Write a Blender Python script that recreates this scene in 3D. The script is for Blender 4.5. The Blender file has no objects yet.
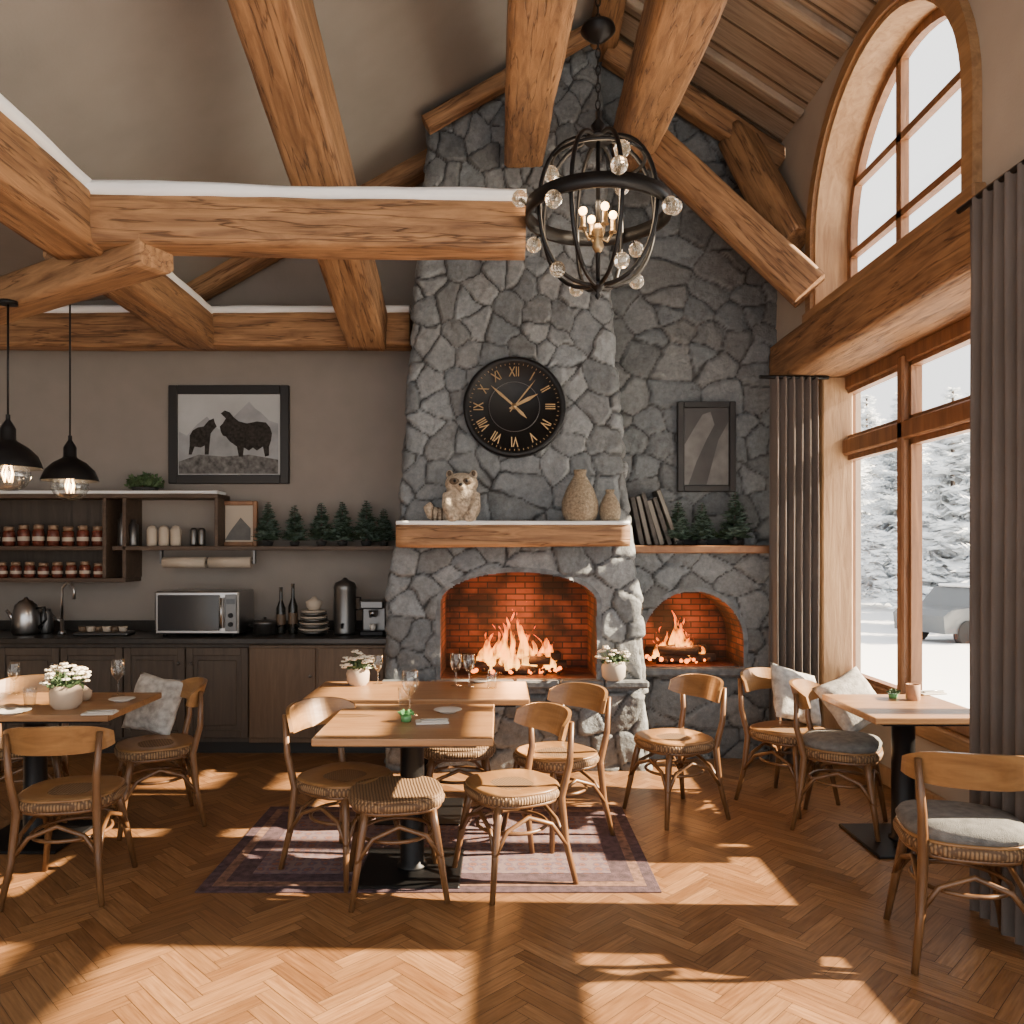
import bpy, bmesh, math, random
from mathutils import Vector, Matrix, noise, kdtree
random.seed(7)
S=bpy.context.scene
F=800.0; CX=500.0; CY=550.0; CH=1.6
def P(px,py,Y): return Vector(((px-CX)/F*Y, Y, CH+(CY-py)/F*Y))
def link(o):
    S.collection.objects.link(o); return o

# ---------------------------------------------------------------- materials
def newmat(name):
    m=bpy.data.materials.new(name); m.use_nodes=True
    nt=m.node_tree; b=nt.nodes['Principled BSDF']; return m,nt,b
def plain(name,c,rough=.6,metal=0,bump=0,bscale=60,emit=None,es=0,trans=0,var=0,ior=1.45,sheen=0,vscale=4):
    m,nt,b=newmat(name)
    b.inputs['Base Color'].default_value=(*c,1); b.inputs['Roughness'].default_value=rough
    b.inputs['Metallic'].default_value=metal; b.inputs['Transmission Weight'].default_value=trans
    b.inputs['IOR'].default_value=ior
    if sheen: b.inputs['Sheen Weight'].default_value=sheen
    if emit: b.inputs['Emission Color'].default_value=(*emit,1); b.inputs['Emission Strength'].default_value=es
    tc=nt.nodes.new('ShaderNodeTexCoord')
    if bump:
        n=nt.nodes.new('ShaderNodeTexNoise'); n.inputs['Scale'].default_value=bscale; n.inputs['Detail'].default_value=4
        nt.links.new(tc.outputs['Object'],n.inputs['Vector'])
        bp=nt.nodes.new('ShaderNodeBump'); bp.inputs['Strength'].default_value=bump; bp.inputs['Distance'].default_value=.01
        nt.links.new(n.outputs['Fac'],bp.inputs['Height']); nt.links.new(bp.outputs[0],b.inputs['Normal'])
    if var:
        n=nt.nodes.new('ShaderNodeTexNoise'); n.inputs['Scale'].default_value=vscale; n.inputs['Detail'].default_value=6
        nt.links.new(tc.outputs['Object'],n.inputs['Vector'])
        r=nt.nodes.new('ShaderNodeValToRGB'); r.color_ramp.elements[0].position=.3; r.color_ramp.elements[1].position=.7
        r.color_ramp.elements[0].color=(*[x*(1-var) for x in c],1); r.color_ramp.elements[1].color=(*[min(1,x*(1+var)) for x in c],1)
        nt.links.new(n.outputs['Fac'],r.inputs[0]); nt.links.new(r.outputs[0],b.inputs['Base Color'])
    return m
def wood(name,c1,c2,sc=(1,12,12),rough=.55,bump=.25,lo=.3,hi=.7,crack=0):
    m,nt,b=newmat(name); N=nt.nodes.new; L=nt.links.new
    tc=N('ShaderNodeTexCoord'); oi=N('ShaderNodeObjectInfo'); mp=N('ShaderNodeMapping')
    ml=N('ShaderNodeMath'); ml.operation='MULTIPLY'; ml.inputs[1].default_value=37; L(oi.outputs['Random'],ml.inputs[0])
    L(tc.outputs['Object'],mp.inputs['Vector']); L(ml.outputs[0],mp.inputs['Location']); mp.inputs['Scale'].default_value=sc
    n=N('ShaderNodeTexNoise'); n.inputs['Scale'].default_value=2.2; n.inputs['Detail'].default_value=8; n.inputs['Roughness'].default_value=.62; n.inputs['Distortion'].default_value=.8
    L(mp.outputs[0],n.inputs['Vector'])
    r=N('ShaderNodeValToRGB'); r.color_ramp.elements[0].position=lo; r.color_ramp.elements[1].position=hi
    r.color_ramp.elements[0].color=(*c1,1); r.color_ramp.elements[1].color=(*c2,1); L(n.outputs['Fac'],r.inputs[0])
    out=r.outputs[0]; hgt=n.outputs['Fac']
    if crack:
        mp2=N('ShaderNodeMapping'); L(tc.outputs['Object'],mp2.inputs['Vector']); L(ml.outputs[0],mp2.inputs['Location']); mp2.inputs['Scale'].default_value=(sc[0]*.45,sc[1]*.9,sc[2]*.9)
        n2=N('ShaderNodeTexNoise'); n2.inputs['Scale'].default_value=2; n2.inputs['Detail'].default_value=3; L(mp2.outputs[0],n2.inputs['Vector'])
        s=N('ShaderNodeMath'); s.operation='SUBTRACT'; s.inputs[1].default_value=.5; L(n2.outputs['Fac'],s.inputs[0])
        a=N('ShaderNodeMath'); a.operation='ABSOLUTE'; L(s.outputs[0],a.inputs[0])
        r2=N('ShaderNodeValToRGB'); r2.color_ramp.elements[0].position=0; r2.color_ramp.elements[1].position=.018
        r2.color_ramp.elements[0].color=(.25,.19,.15,1); r2.color_ramp.elements[1].color=(1,1,1,1); L(a.outputs[0],r2.inputs[0])
        mx=N('ShaderNodeMix'); mx.data_type='RGBA'; mx.blend_type='MULTIPLY'; mx.inputs[0].default_value=crack
        L(out,mx.inputs[6]); L(r2.outputs[0],mx.inputs[7]); out=mx.outputs[2]
        ad=N('ShaderNodeMath'); ad.operation='ADD'; L(n.outputs['Fac'],ad.inputs[0]); L(r2.outputs[0],ad.inputs[1]); hgt=ad.outputs[0]
    L(out,b.inputs['Base Color']); b.inputs['Roughness'].default_value=rough
    bp=N('ShaderNodeBump'); bp.inputs['Strength'].default_value=bump; bp.inputs['Distance'].default_value=.012
    L(hgt,bp.inputs['Height']); L(bp.outputs[0],b.inputs['Normal'])
    return m
M={}
M['beam']=wood('beam_oak',(.10,.045,.018),(.36,.195,.088),(1,9,9),.7,.55,.28,.68,crack=.8)
M['frame']=wood('window_timber',(.12,.05,.02),(.24,.11,.045),(9,9,1),.5,.2)
M['framev']=wood('post_timber',(.24,.13,.06),(.43,.265,.135),(9,9,1),.55,.3)
M['frameY']=wood('casing_timber',(.17,.085,.035),(.34,.19,.085),(9,1,9),.5,.25)
M['oak']=wood('table_oak',(.19,.09,.036),(.35,.185,.075),(1,12,12),.38,.1)
M['chair']=wood('chair_bentwood',(.075,.034,.013),(.17,.082,.032),(5,5,1.5),.36,.08)
M['chairback']=wood('chair_plywood',(.16,.077,.028),(.29,.155,.058),(1.5,5,10),.32,.05)
M['board']=wood('ceiling_boards',(.19,.14,.10),(.40,.32,.24),(1,14,1),.75,.4)
M['cabg']=wood('cabinet_grey_wood',(.032,.024,.018),(.064,.049,.037),(10,10,1),.6,.1)
M['cabb']=wood('cabinet_brown_wood',(.065,.039,.022),(.11,.072,.042),(10,10,1),.55,.1)
M['shelf']=wood('shelf_dark_wood',(.04,.025,.016),(.085,.055,.036),(1,10,10),.6,.1)
M['log']=wood('charred_log',(.012,.008,.006),(.09,.04,.02),(1,8,8),.9,.5)
M['frwood']=wood('picture_frame_wood',(.13,.055,.022),(.23,.11,.046),(4,4,4),.5,.1)
M['plaster']=plain('wall_plaster',(.215,.192,.172),.9,bump=.12,bscale=90,var=.06)
M['ceil']=plain('ceiling_plaster',(.25,.23,.21),.9,bump=.1,bscale=60,var=.05)
M['rwall']=plain('wall_plaster_warm',(.37,.315,.26),.9,bump=.12,bscale=80,var=.05)
M['black']=plain('black_metal',(.012,.012,.013),.45,.6,bump=.05)
M['blackp']=plain('black_frame',(.012,.011,.011),.5)
M['counter']=plain('counter_stone',(.025,.023,.021),.3,var=.3,vscale=20)
M['steel']=plain('steel',(.40,.40,.40),.28,1)
M['dsteel']=plain('dark_steel',(.13,.13,.13),.35,.9)
M['brass']=plain('aged_brass',(.36,.25,.13),.4,.7)
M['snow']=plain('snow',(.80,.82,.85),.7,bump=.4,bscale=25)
M['white']=plain('white_ceramic',(.60,.57,.53),.3)
M['whitecloth']=plain('napkin_cloth',(.6,.57,.52),.9,bump=.2)
M['rattan']=plain('jar_terracotta',(.36,.20,.12),.7)
M['curtain']=plain('linen_curtain',(.125,.105,.094),.95,bump=.5,bscale=350,sheen=.05,var=.12,vscale=2)
M['cushion']=plain('seat_cushion_grey',(.13,.13,.125),.95,bump=.5,bscale=250,var=.3,vscale=25)
M['pillow']=plain('pillow_fabric',(.40,.39,.37),.95,bump=.5,bscale=120,var=.4,vscale=22)
M['needle']=plain('conifer_needles',(.03,.055,.032),.8,var=.5,vscale=30)
M['frost']=plain('frosted_needles',(.10,.15,.12),.8,var=.4,vscale=30)
M['herb']=plain('herb_leaf',(.05,.09,.035),.7,var=.4,vscale=40)
M['wooltex']=plain('knitted_wool',(.34,.28,.21),.95,bump=1,bscale=90,var=.45,vscale=45)
M['wooldark']=plain('knitted_wool_dark',(.09,.065,.045),.95,bump=1,bscale=90,var=.3,vscale=45)
M['vase']=plain('woven_vase',(.22,.175,.12),.85,bump=.8,bscale=120,var=.4,vscale=60)
M['petal']=plain('flower_petal',(.72,.66,.54),.8)
M['pot']=plain('flower_pot',(.44,.34,.25),.7,var=.1)
M['jam']=plain('jam_red',(.10,.025,.015),.25,var=.4,vscale=30)
M['lid']=plain('jar_lid',(.22,.15,.10),.4,.3)
M['label']=plain('jar_label',(.38,.33,.27),.7)
M['green']=plain('green_drink',(.10,.28,.1),.2)
M['darkglass']=plain('dark_bottle_glass',(.012,.012,.01),.08)
M['book']=plain('book_covers',(.06,.055,.05),.7,var=.6,vscale=15)
M['bookp']=plain('book_pages',(.17,.16,.14),.8)
M['trunk']=plain('tree_trunk',(.10,.08,.07),.9,bump=.5)
M['outfrost']=plain('frosted_tree',(.82,.86,.90),.9,var=.12,vscale=1.5)
M['carp']=plain('car_paint',(.10,.11,.12),.4,.3)
M['tyre']=plain('rubber',(.02,.02,.02),.8)
M['bulb']=plain('warm_bulb',(1,.8,.5),.3,emit=(1,.55,.2),es=14)
M['crystal']=plain('crystal_globe',(1,.95,.88),.04,trans=1,ior=1.5,emit=(1,.7,.4),es=.12)
M['ember']=plain('ember',(.05,.01,0),.9,emit=(1,.20,.02),es=6)
M['sky_art']=plain('art_sky',(.36,.375,.385),.8,var=.12,vscale=3)
M['mount']=plain('art_mountain',(.25,.265,.28),.8,var=.2,vscale=8)
M['mountd']=plain('art_dark_shape',(.11,.11,.11),.8,var=.3,vscale=8)
M['grass']=plain('art_grass',(.10,.10,.10),.8,var=.7,vscale=22)
M['goat']=plain('art_goat',(.022,.019,.017),.9,var=.7,vscale=40)
M['paper']=plain('art_paper',(.045,.045,.047),.7,var=.2,vscale=4)
M['ovenglass']=plain('oven_glass',(.02,.02,.022),.12)

def stone_mat():
    m,nt,b=newmat('field_stone'); N=nt.nodes.new; L=nt.links.new
    at=N('ShaderNodeAttribute'); at.attribute_name='Col'
    tc=N('ShaderNodeTexCoord')
    n=N('ShaderNodeTexNoise'); n.inputs['Scale'].default_value=22; n.inputs['Detail'].default_value=12; n.inputs['Roughness'].default_value=.75
    L(tc.outputs['Object'],n.inputs['Vector'])
    r=N('ShaderNodeValToRGB'); r.color_ramp.elements[0].position=.34; r.color_ramp.elements[1].position=.68
    r.color_ramp.elements[0].color=(.50,.50,.50,1); r.color_ramp.elements[1].color=(1.0,1.0,1.0,1); L(n.outputs['Fac'],r.inputs[0])
    mx=N('ShaderNodeMix'); mx.data_type='RGBA'; mx.blend_type='MULTIPLY'; mx.inputs[0].default_value=1
    L(at.outputs['Color'],mx.inputs[6]); L(r.outputs[0],mx.inputs[7]); L(mx.outputs[2],b.inputs['Base Color'])
    b.inputs['Roughness'].default_value=.6
    n2=N('ShaderNodeTexNoise'); n2.inputs['Scale'].default_value=40; n2.inputs['Detail'].default_value=10; n2.inputs['Roughness'].default_value=.68; L(tc.outputs['Object'],n2.inputs['Vector'])
    bp=N('ShaderNodeBump'); bp.inputs['Strength'].default_value=.8; bp.inputs['Distance'].default_value=.014
    L(n2.outputs['Fac'],bp.inputs['Height']); L(bp.outputs[0],b.inputs['Normal'])
    return m
M['stone']=stone_mat()
M['stoneplain']=plain('dressed_stone',(.12,.13,.14),.8,bump=.8,bscale=25,var=.4,vscale=14)
def brick_mat():
    m,nt,b=newmat('fire_brick'); N=nt.nodes.new; L=nt.links.new
    tc=N('ShaderNodeTexCoord'); sp=N('ShaderNodeSeparateXYZ'); L(tc.outputs['Object'],sp.inputs[0])
    ad=N('ShaderNodeMath'); L(sp.outputs[0],ad.inputs[0]); L(sp.outputs[1],ad.inputs[1])
    cb=N('ShaderNodeCombineXYZ'); L(ad.outputs[0],cb.inputs[0]); L(sp.outputs[2],cb.inputs[1])
    br=N('ShaderNodeTexBrick'); L(cb.outputs[0],br.inputs['Vector']); br.inputs['Scale'].default_value=1
    br.inputs['Brick Width'].default_value=.15; br.inputs['Row Height'].default_value=.048; br.inputs['Mortar Size'].default_value=.005
    br.inputs['Color1'].default_value=(.20,.055,.025,1); br.inputs['Color2'].default_value=(.09,.022,.012,1); br.inputs['Mortar'].default_value=(.02,.013,.01,1)
    n=N('ShaderNodeTexNoise'); n.inputs['Scale'].default_value=3.5; n.inputs['Detail'].default_value=5; L(tc.outputs['Object'],n.inputs['Vector'])
    r=N('ShaderNodeValToRGB'); r.color_ramp.elements[0].position=.40; r.color_ramp.elements[1].position=.62
    r.color_ramp.elements[0].color=(.12,.10,.09,1); r.color_ramp.elements[1].color=(1,1,1,1); L(n.outputs['Fac'],r.inputs[0])
    mx=N('ShaderNodeMix'); mx.data_type='RGBA'; mx.blend_type='MULTIPLY'; mx.inputs[0].default_value=1
    L(br.outputs['Color'],mx.inputs[6]); L(r.outputs[0],mx.inputs[7]); L(mx.outputs[2],b.inputs['Base Color']); b.inputs['Roughness'].default_value=.85
    bp=N('ShaderNodeBump'); bp.inputs['Strength'].default_value=.6; bp.invert=True; bp.inputs['Distance'].default_value=.01
    L(br.outputs['Fac'],bp.inputs['Height']); L(bp.outputs[0],b.inputs['Normal']); return m
M['brick']=brick_mat()
def floor_mat():
    m,nt,b=newmat('herringbone_oak'); N=nt.nodes.new; L=nt.links.new
    at=N('ShaderNodeAttribute'); at.attribute_name='Col'
    uv=N('ShaderNodeUVMap'); uv.uv_map='UVMap'; mp=N('ShaderNodeMapping'); mp.inputs['Scale'].default_value=(4,55,1); L(uv.outputs[0],mp.inputs[0])
    n=N('ShaderNodeTexNoise'); n.inputs['Scale'].default_value=1.5; n.inputs['Detail'].default_value=6; L(mp.outputs[0],n.inputs['Vector'])
    r=N('ShaderNodeValToRGB'); r.color_ramp.elements[0].position=.3; r.color_ramp.elements[1].position=.7
    r.color_ramp.elements[0].color=(.55,.49,.43,1); r.color_ramp.elements[1].color=(1,1,1,1); L(n.outputs['Fac'],r.inputs[0])
    mx=N('ShaderNodeMix'); mx.data_type='RGBA'; mx.blend_type='MULTIPLY'; mx.inputs[0].default_value=1
    L(at.outputs['Color'],mx.inputs[6]); L(r.outputs[0],mx.inputs[7]); L(mx.outputs[2],b.inputs['Base Color'])
    b.inputs['Roughness'].default_value=.40
    bp=N('ShaderNodeBump'); bp.inputs['Strength'].default_value=.2; bp.inputs['Distance'].default_value=.004
    L(n.outputs['Fac'],bp.inputs['Height']); L(bp.outputs[0],b.inputs['Normal']); return m
M['floor']=floor_mat()
def pane_mat(nm,fac,face=False):
    m=bpy.data.materials.new(nm); m.use_nodes=True; nt=m.node_tree; nt.nodes.clear(); N=nt.nodes.new
    o=N('ShaderNodeOutputMaterial'); t=N('ShaderNodeBsdfTransparent'); g=N('ShaderNodeBsdfGlossy'); g.inputs['Roughness'].default_value=.03
    mx=N('ShaderNodeMixShader'); mx.inputs[0].default_value=fac
    if face:
        lw=N('ShaderNodeLayerWeight'); lw.inputs[0].default_value=.35; mr=N('ShaderNodeMapRange'); mr.inputs['To Min'].default_value=.06; mr.inputs['To Max'].default_value=.75
        nt.links.new(lw.outputs['Facing'],mr.inputs[0]); nt.links.new(mr.outputs[0],mx.inputs[0]); t.inputs[0].default_value=(.95,.97,.97,1)
    nt.links.new(t.outputs[0],mx.inputs[1]); nt.links.new(g.outputs[0],mx.inputs[2]); nt.links.new(mx.outputs[0],o.inputs[0]); return m
M['pane']=pane_mat('window_glass',.04)
M['glass']=pane_mat('thin_clear_glass',.1,True)
def flame_mat():
    m=bpy.data.materials.new('flame'); m.use_nodes=True; nt=m.node_tree; nt.nodes.clear(); N=nt.nodes.new; L=nt.links.new
    o=N('ShaderNodeOutputMaterial'); at=N('ShaderNodeAttribute'); at.attribute_name='Col'
    sp=N('ShaderNodeSeparateColor'); L(at.outputs['Color'],sp.inputs[0])
    r=N('ShaderNodeValToRGB'); e=r.color_ramp.elements
    e[0].position=0; e[0].color=(1,.46,.07,1); e[1].position=1; e[1].color=(1,.06,.002,1)
    x=e.new(.5); x.color=(1,.24,.018,1)
    L(sp.outputs[0],r.inputs[0])
    em=N('ShaderNodeEmission'); em.inputs['Strength'].default_value=6.5; L(r.outputs[0],em.inputs[0])
    t=N('ShaderNodeBsdfTransparent')
    tc=N('ShaderNodeTexCoord'); n=N('ShaderNodeTexNoise'); n.inputs['Scale'].default_value=16; n.inputs['Detail'].default_value=3
    mp=N('ShaderNodeMapping'); mp.inputs['Scale'].default_value=(1.6,1,.6); L(tc.outputs['Object'],mp.inputs[0]); L(mp.outputs[0],n.inputs['Vector'])
    a=N('ShaderNodeMath'); a.operation='ADD'; L(n.outputs['Fac'],a.inputs[0])
    ms=N('ShaderNodeMath'); ms.operation='MULTIPLY'; ms.inputs[1].default_value=-.35; L(sp.outputs[0],ms.inputs[0]); L(ms.outputs[0],a.inputs[1])
    mr=N('ShaderNodeMapRange'); mr.inputs['From Min'].default_value=.24; mr.inputs['From Max'].default_value=.6; L(a.outputs[0],mr.inputs[0])
    mx=N('ShaderNodeMixShader'); L(mr.outputs[0],mx.inputs[0]); L(t.outputs[0],mx.inputs[1]); L(em.outputs[0],mx.inputs[2]); L(mx.outputs[0],o.inputs[0]); return m
M['flame']=flame_mat()
def rattan_mat():
    m,nt,b=newmat('woven_rattan'); N=nt.nodes.new; L=nt.links.new
    tc=N('ShaderNodeTexCoord'); w=N('ShaderNodeTexWave'); w.inputs['Scale'].default_value=22; w.inputs['Distortion'].default_value=1.2; w.bands_direction='X'
    w2=N('ShaderNodeTexWave'); w2.inputs['Scale'].default_value=22; w2.bands_direction='Y'; w2.inputs['Distortion'].default_value=1
    L(tc.outputs['Object'],w.inputs[0]); L(tc.outputs['Object'],w2.inputs[0])
    mu=N('ShaderNodeMath'); mu.operation='MULTIPLY'; L(w.outputs['Fac'],mu.inputs[0]); L(w2.outputs['Fac'],mu.inputs[1])
    r=N('ShaderNodeValToRGB'); r.color_ramp.elements[0].color=(.075,.038,.016,1); r.color_ramp.elements[1].color=(.26,.155,.072,1); r.color_ramp.elements[1].position=.6
    L(mu.outputs[0],r.inputs[0]); L(r.outputs[0],b.inputs['Base Color']); b.inputs['Roughness'].default_value=.7
    bp=N('ShaderNodeBump'); bp.inputs['Strength'].default_value=.6; bp.inputs['Distance'].default_value=.006; L(mu.outputs[0],bp.inputs['Height']); L(bp.outputs[0],b.inputs['Normal']); return m
M['weave']=rattan_mat()
def rug_mat():
    m,nt,b=newmat('oriental_rug'); N=nt.nodes.new; L=nt.links.new
    tc=N('ShaderNodeTexCoord'); v=N('ShaderNodeTexVoronoi'); v.inputs['Scale'].default_value=16; v.inputs['Randomness'].default_value=.25
    v2=N('ShaderNodeTexNoise'); v2.inputs['Scale'].default_value=22; v2.inputs['Detail'].default_value=5
    L(tc.outputs['Object'],v.inputs['Vector']); L(tc.outputs['Object'],v2.inputs['Vector'])
    ad=N('ShaderNodeMath'); L(v.outputs['Distance'],ad.inputs[0]); L(v2.outputs['Fac'],ad.inputs[1])
    r=N('ShaderNodeValToRGB'); e=r.color_ramp.elements; e[0].position=.45; e[0].color=(.06,.034,.04,1); e[1].position=1.0; e[1].color=(.15,.10,.10,1)
    x=e.new(.65); x.color=(.18,.075,.045,1); x=e.new(.8); x.color=(.08,.055,.08,1)
    L(ad.outputs[0],r.inputs[0]); L(r.outputs[0],b.inputs['Base Color']); b.inputs['Roughness'].default_value=.95
    n3=N('ShaderNodeTexNoise'); n3.inputs['Scale'].default_value=250; L(tc.outputs['Object'],n3.inputs['Vector'])
    bp=N('ShaderNodeBump'); bp.inputs['Strength'].default_value=.5; bp.inputs['Distance'].default_value=.006; L(n3.outputs['Fac'],bp.inputs['Height']); L(bp.outputs[0],b.inputs['Normal']); return m
M['rug']=rug_mat()
M['rugb']=plain('rug_border',(.06,.034,.042),.95,bump=.5,bscale=250,var=.5,vscale=25)
M['rugc']=plain('rug_border_light',(.15,.08,.055),.95,bump=.5,bscale=250,var=.5,vscale=30)

# ---------------------------------------------------------------- builder
class B:
    def __init__(s,name): s.name=name; s.bm=bmesh.new(); s.mats=[]
    def mi(s,k):
        if k not in s.mats: s.mats.append(k)
        return s.mats.index(k)
    def add(s,vs,fs,mat,smooth=False,T=None):
        i=s.mi(mat); bv=[s.bm.verts.new((T@Vector(v)) if T else v) for v in vs]; out=[]
        for f in fs:
            try:
                fc=s.bm.faces.new([bv[j] for j in f]); fc.material_index=i; fc.smooth=smooth and len(f)<6; out.append(fc)
            except ValueError: pass
        return bv
    def merge(s,tb,mat,smooth,T=None):
        tb.verts.index_update()
        s.add([v.co.copy() for v in tb.verts],[[v.index for v in f.verts] for f in tb.faces],mat,smooth,T); tb.free()
    def box(s,c,d,mat,bev=0,rot=None,seg=1,T=None):
        tb=bmesh.new(); bmesh.ops.create_cube(tb,size=1)
        for v in tb.verts: v.co=Vector((v.co.x*d[0],v.co.y*d[1],v.co.z*d[2]))
        if bev: bmesh.ops.bevel(tb,geom=tb.edges[:],offset=bev,segments=seg,affect='EDGES',profile=.6)
        m=Matrix.Translation(Vector(c))
        if rot is not None: m=m@rot
        if T: m=T@m
        s.merge(tb,mat,False,m); return s
    def b2(s,lo,hi,mat,bev=0,seg=1):
        lo=Vector(lo); hi=Vector(hi); return s.box((lo+hi)/2,hi-lo,mat,bev,seg=seg)
    def tube(s,pts,r,mat,n=8,closed=False,T=None):
        pts=[Vector(p) for p in pts]; k=len(pts); vs=[]; fs=[]
        rr=r if isinstance(r,(list,tuple)) else [r]*k
        pu=None
        for i,p in enumerate(pts):
            if closed: d=pts[(i+1)%k]-pts[i-1]
            else: d=pts[min(i+1,k-1)]-pts[max(i-1,0)]
            d.normalize()
            if pu is None: pu=d.orthogonal().normalized()
            u=(pu-d*pu.dot(d))
            if u.length<1e-5: u=d.orthogonal()
            u.normalize(); pu=u; w=d.cross(u)
            for j in range(n):
                a=2*math.pi*j/n; vs.append(p+(u*math.cos(a)+w*math.sin(a))*rr[i])
        for i in range(k if closed else k-1):
            for j in range(n):
                fs.append([i*n+j,i*n+(j+1)%n,((i+1)%k)*n+(j+1)%n,((i+1)%k)*n+j])
        if not closed: fs.append(list(range(n))[::-1]); fs.append([(k-1)*n+j for j in range(n)])
        s.add(vs,fs,mat,True,T); return s
    def lathe(s,prof,c,mat,n=24,T=None,caps=True,smooth=True,sx=1,sy=1,rib=0,ribn=0):
        c=Vector(c); vs=[]; fs=[]; k=len(prof)
        for (r,z) in prof:
            for j in range(n):
                a=2*math.pi*j/n; q=r*(1+rib*math.cos(ribn*a)); vs.append(c+Vector((q*math.cos(a)*sx,q*math.sin(a)*sy,z)))
        for i in range(k-1):
            for j in range(n): fs.append([i*n+j,i*n+(j+1)%n,(i+1)*n+(j+1)%n,(i+1)*n+j])
        if caps: fs.append(list(range(n))[::-1]); fs.append([(k-1)*n+j for j in range(n)])
        s.add(vs,fs,mat,smooth,T); return s
    def sph(s,c,r,mat,sc=(1,1,1),n=12,T=None,rot=None,smooth=True):
        tb=bmesh.new(); bmesh.ops.create_uvsphere(tb,u_segments=n*2,v_segments=n,radius=r)
        m=Matrix.Translation(Vector(c))
        if rot is not None: m=m@rot
        m=m@Matrix.Diagonal((*sc,1))
        if T: m=T@m
        s.merge(tb,mat,smooth,m); return s
    def poly(s,pts,mat,T=None): s.add(pts,[list(range(len(pts)))],mat,False,T); return s
    def done(s,loc=(0,0,0),rz=0,parent=None,rot=None):
        bmesh.ops.recalc_face_normals(s.bm,faces=s.bm.faces[:])
        me=bpy.data.meshes.new(s.name); s.bm.to_mesh(me); s.bm.free()
        for k in s.mats: me.materials.append(M[k])
        o=link(bpy.data.objects.new(s.name,me)); o.location=loc; o.rotation_euler=rot if rot else (0,0,rz)
        if parent: o.parent=parent
        return o
def inst(o,loc,rz=0,sc=1,name=None):
    n=bpy.data.objects.new(name or o.name.split('.')[0],o.data); link(n); n.location=loc; n.rotation_euler=(0,0,rz)
    n.scale=(sc,sc,sc) if not isinstance(sc,tuple) else sc
    return n
def plight(name,loc,e,col,r,parent=None):
    l=bpy.data.lights.new(name,'POINT'); l.energy=e; l.color=col; l.shadow_soft_size=r
    o=link(bpy.data.objects.new(name,l)); o.location=loc
    if parent: o.parent=parent; o.matrix_parent_inverse=Matrix.Identity(4)
    return o

# ---------------------------------------------------------------- camera / light
cam=bpy.data.cameras.new('camera'); co=link(bpy.data.objects.new('camera',cam))
cam.sensor_width=36; cam.lens=F/1024*36; co.location=(0,0,CH); co.rotation_euler=(math.radians(90),0,0)
cam.shift_x=(512-CX)/1024; cam.shift_y=(CY-512)/1024; cam.clip_start=.05; cam.clip_end=300
S.camera=co
sun=bpy.data.lights.new('sun','SUN'); sun.energy=52; sun.color=(1,.79,.54); sun.angle=math.radians(.9)
so=link(bpy.data.objects.new('sun',sun)); so.location=(10,-5,8)
so.rotation_euler=Vector((-1,.03,-.54)).to_track_quat('-Z','Y').to_euler()
w=bpy.data.worlds.new('World'); S.world=w; w.use_nodes=True
bg=w.node_tree.nodes['Background']; bg.inputs[0].default_value=(1,.985,.96,1); bg.inputs[1].default_value=2.6

# ---------------------------------------------------------------- room shell
XR=2.2; XB=2.65; YB=6.85; XL=-5.0; Y0=-1.0; YS=6.4
def ceilz(x):
    if x>.8: return 5.7-(x-.8)*(.92/1.4)
    if x>-2.6: return 5.7-(.8-x)*.561
    return 3.79-(-2.6-x)*.06
# floor
def build_floor():
    W=.066; n=5; bm=bmesh.new(); col=bm.loops.layers.float_color.new('Col'); uv=bm.loops.layers.uv.new('UVMap')
    c,s=math.cos(math.pi/4),math.sin(math.pi/4)
    g=.0011
    for k in range(-110,170):
        for m_ in range(-22,24):
            bx=k+m_*n; by=k-m_*n
            for kind in (0,1):
                if kind==0: x0,y0,x1,y1=bx,by,bx+n,by+1
                else: x0,y0,x1,y1=bx+n,by+1-n,bx+n+1,by+1
                q=[(x0*W+g,y0*W+g),(x1*W-g,y0*W+g),(x1*W-g,y1*W-g),(x0*W+g,y1*W-g)]
                R=[(c*a-s*b, s*a+c*b) for a,b in q]
                R=[(a-.6,b+2.5) for a,b in R]
                mx=sum(a for a,b in R)/4; my=sum(b for a,b in R)/4
                if mx<XL-.3 or mx>XB+.3 or my<Y0-.3 or my>YB+.3: continue
                vs=[bm.verts.new((a,b,0)) for a,b in R]; f=bm.faces.new(vs)
                t=random.random(); o=random.random()*50
                base=Vector((.205,.098,.038)).lerp(Vector((.33,.175,.075)),t)*random.uniform(.86,1.1)
                for i,l in enumerate(f.loops):
                    l[col]=(*base,1)
                    u,v=q[i]; 
                    if kind==1: u,v=v,u
                    l[uv].uv=(u+o,v+o)
    for pco,no in (((XL,0,0),(-1,0,0)),((XB,0,0),(1,0,0)),((0,Y0,0),(0,-1,0)),((0,YB,0),(0,1,0))):
        bmesh.ops.bisect_plane(bm,geom=bm.verts[:]+bm.edges[:]+bm.faces[:],plane_co=pco,plane_no=no,clear_outer=True)
    me=bpy.data.meshes.new('floor'); bm.to_mesh(me); bm.free(); me.materials.append(M['floor'])
    o=link(bpy.data.objects.new('floor',me))
    b=B('subfloor'); b.b2((XL,Y0,-.12),(XB,YB,-.002),'shelf'); b.done(parent=o)
build_floor()
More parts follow.
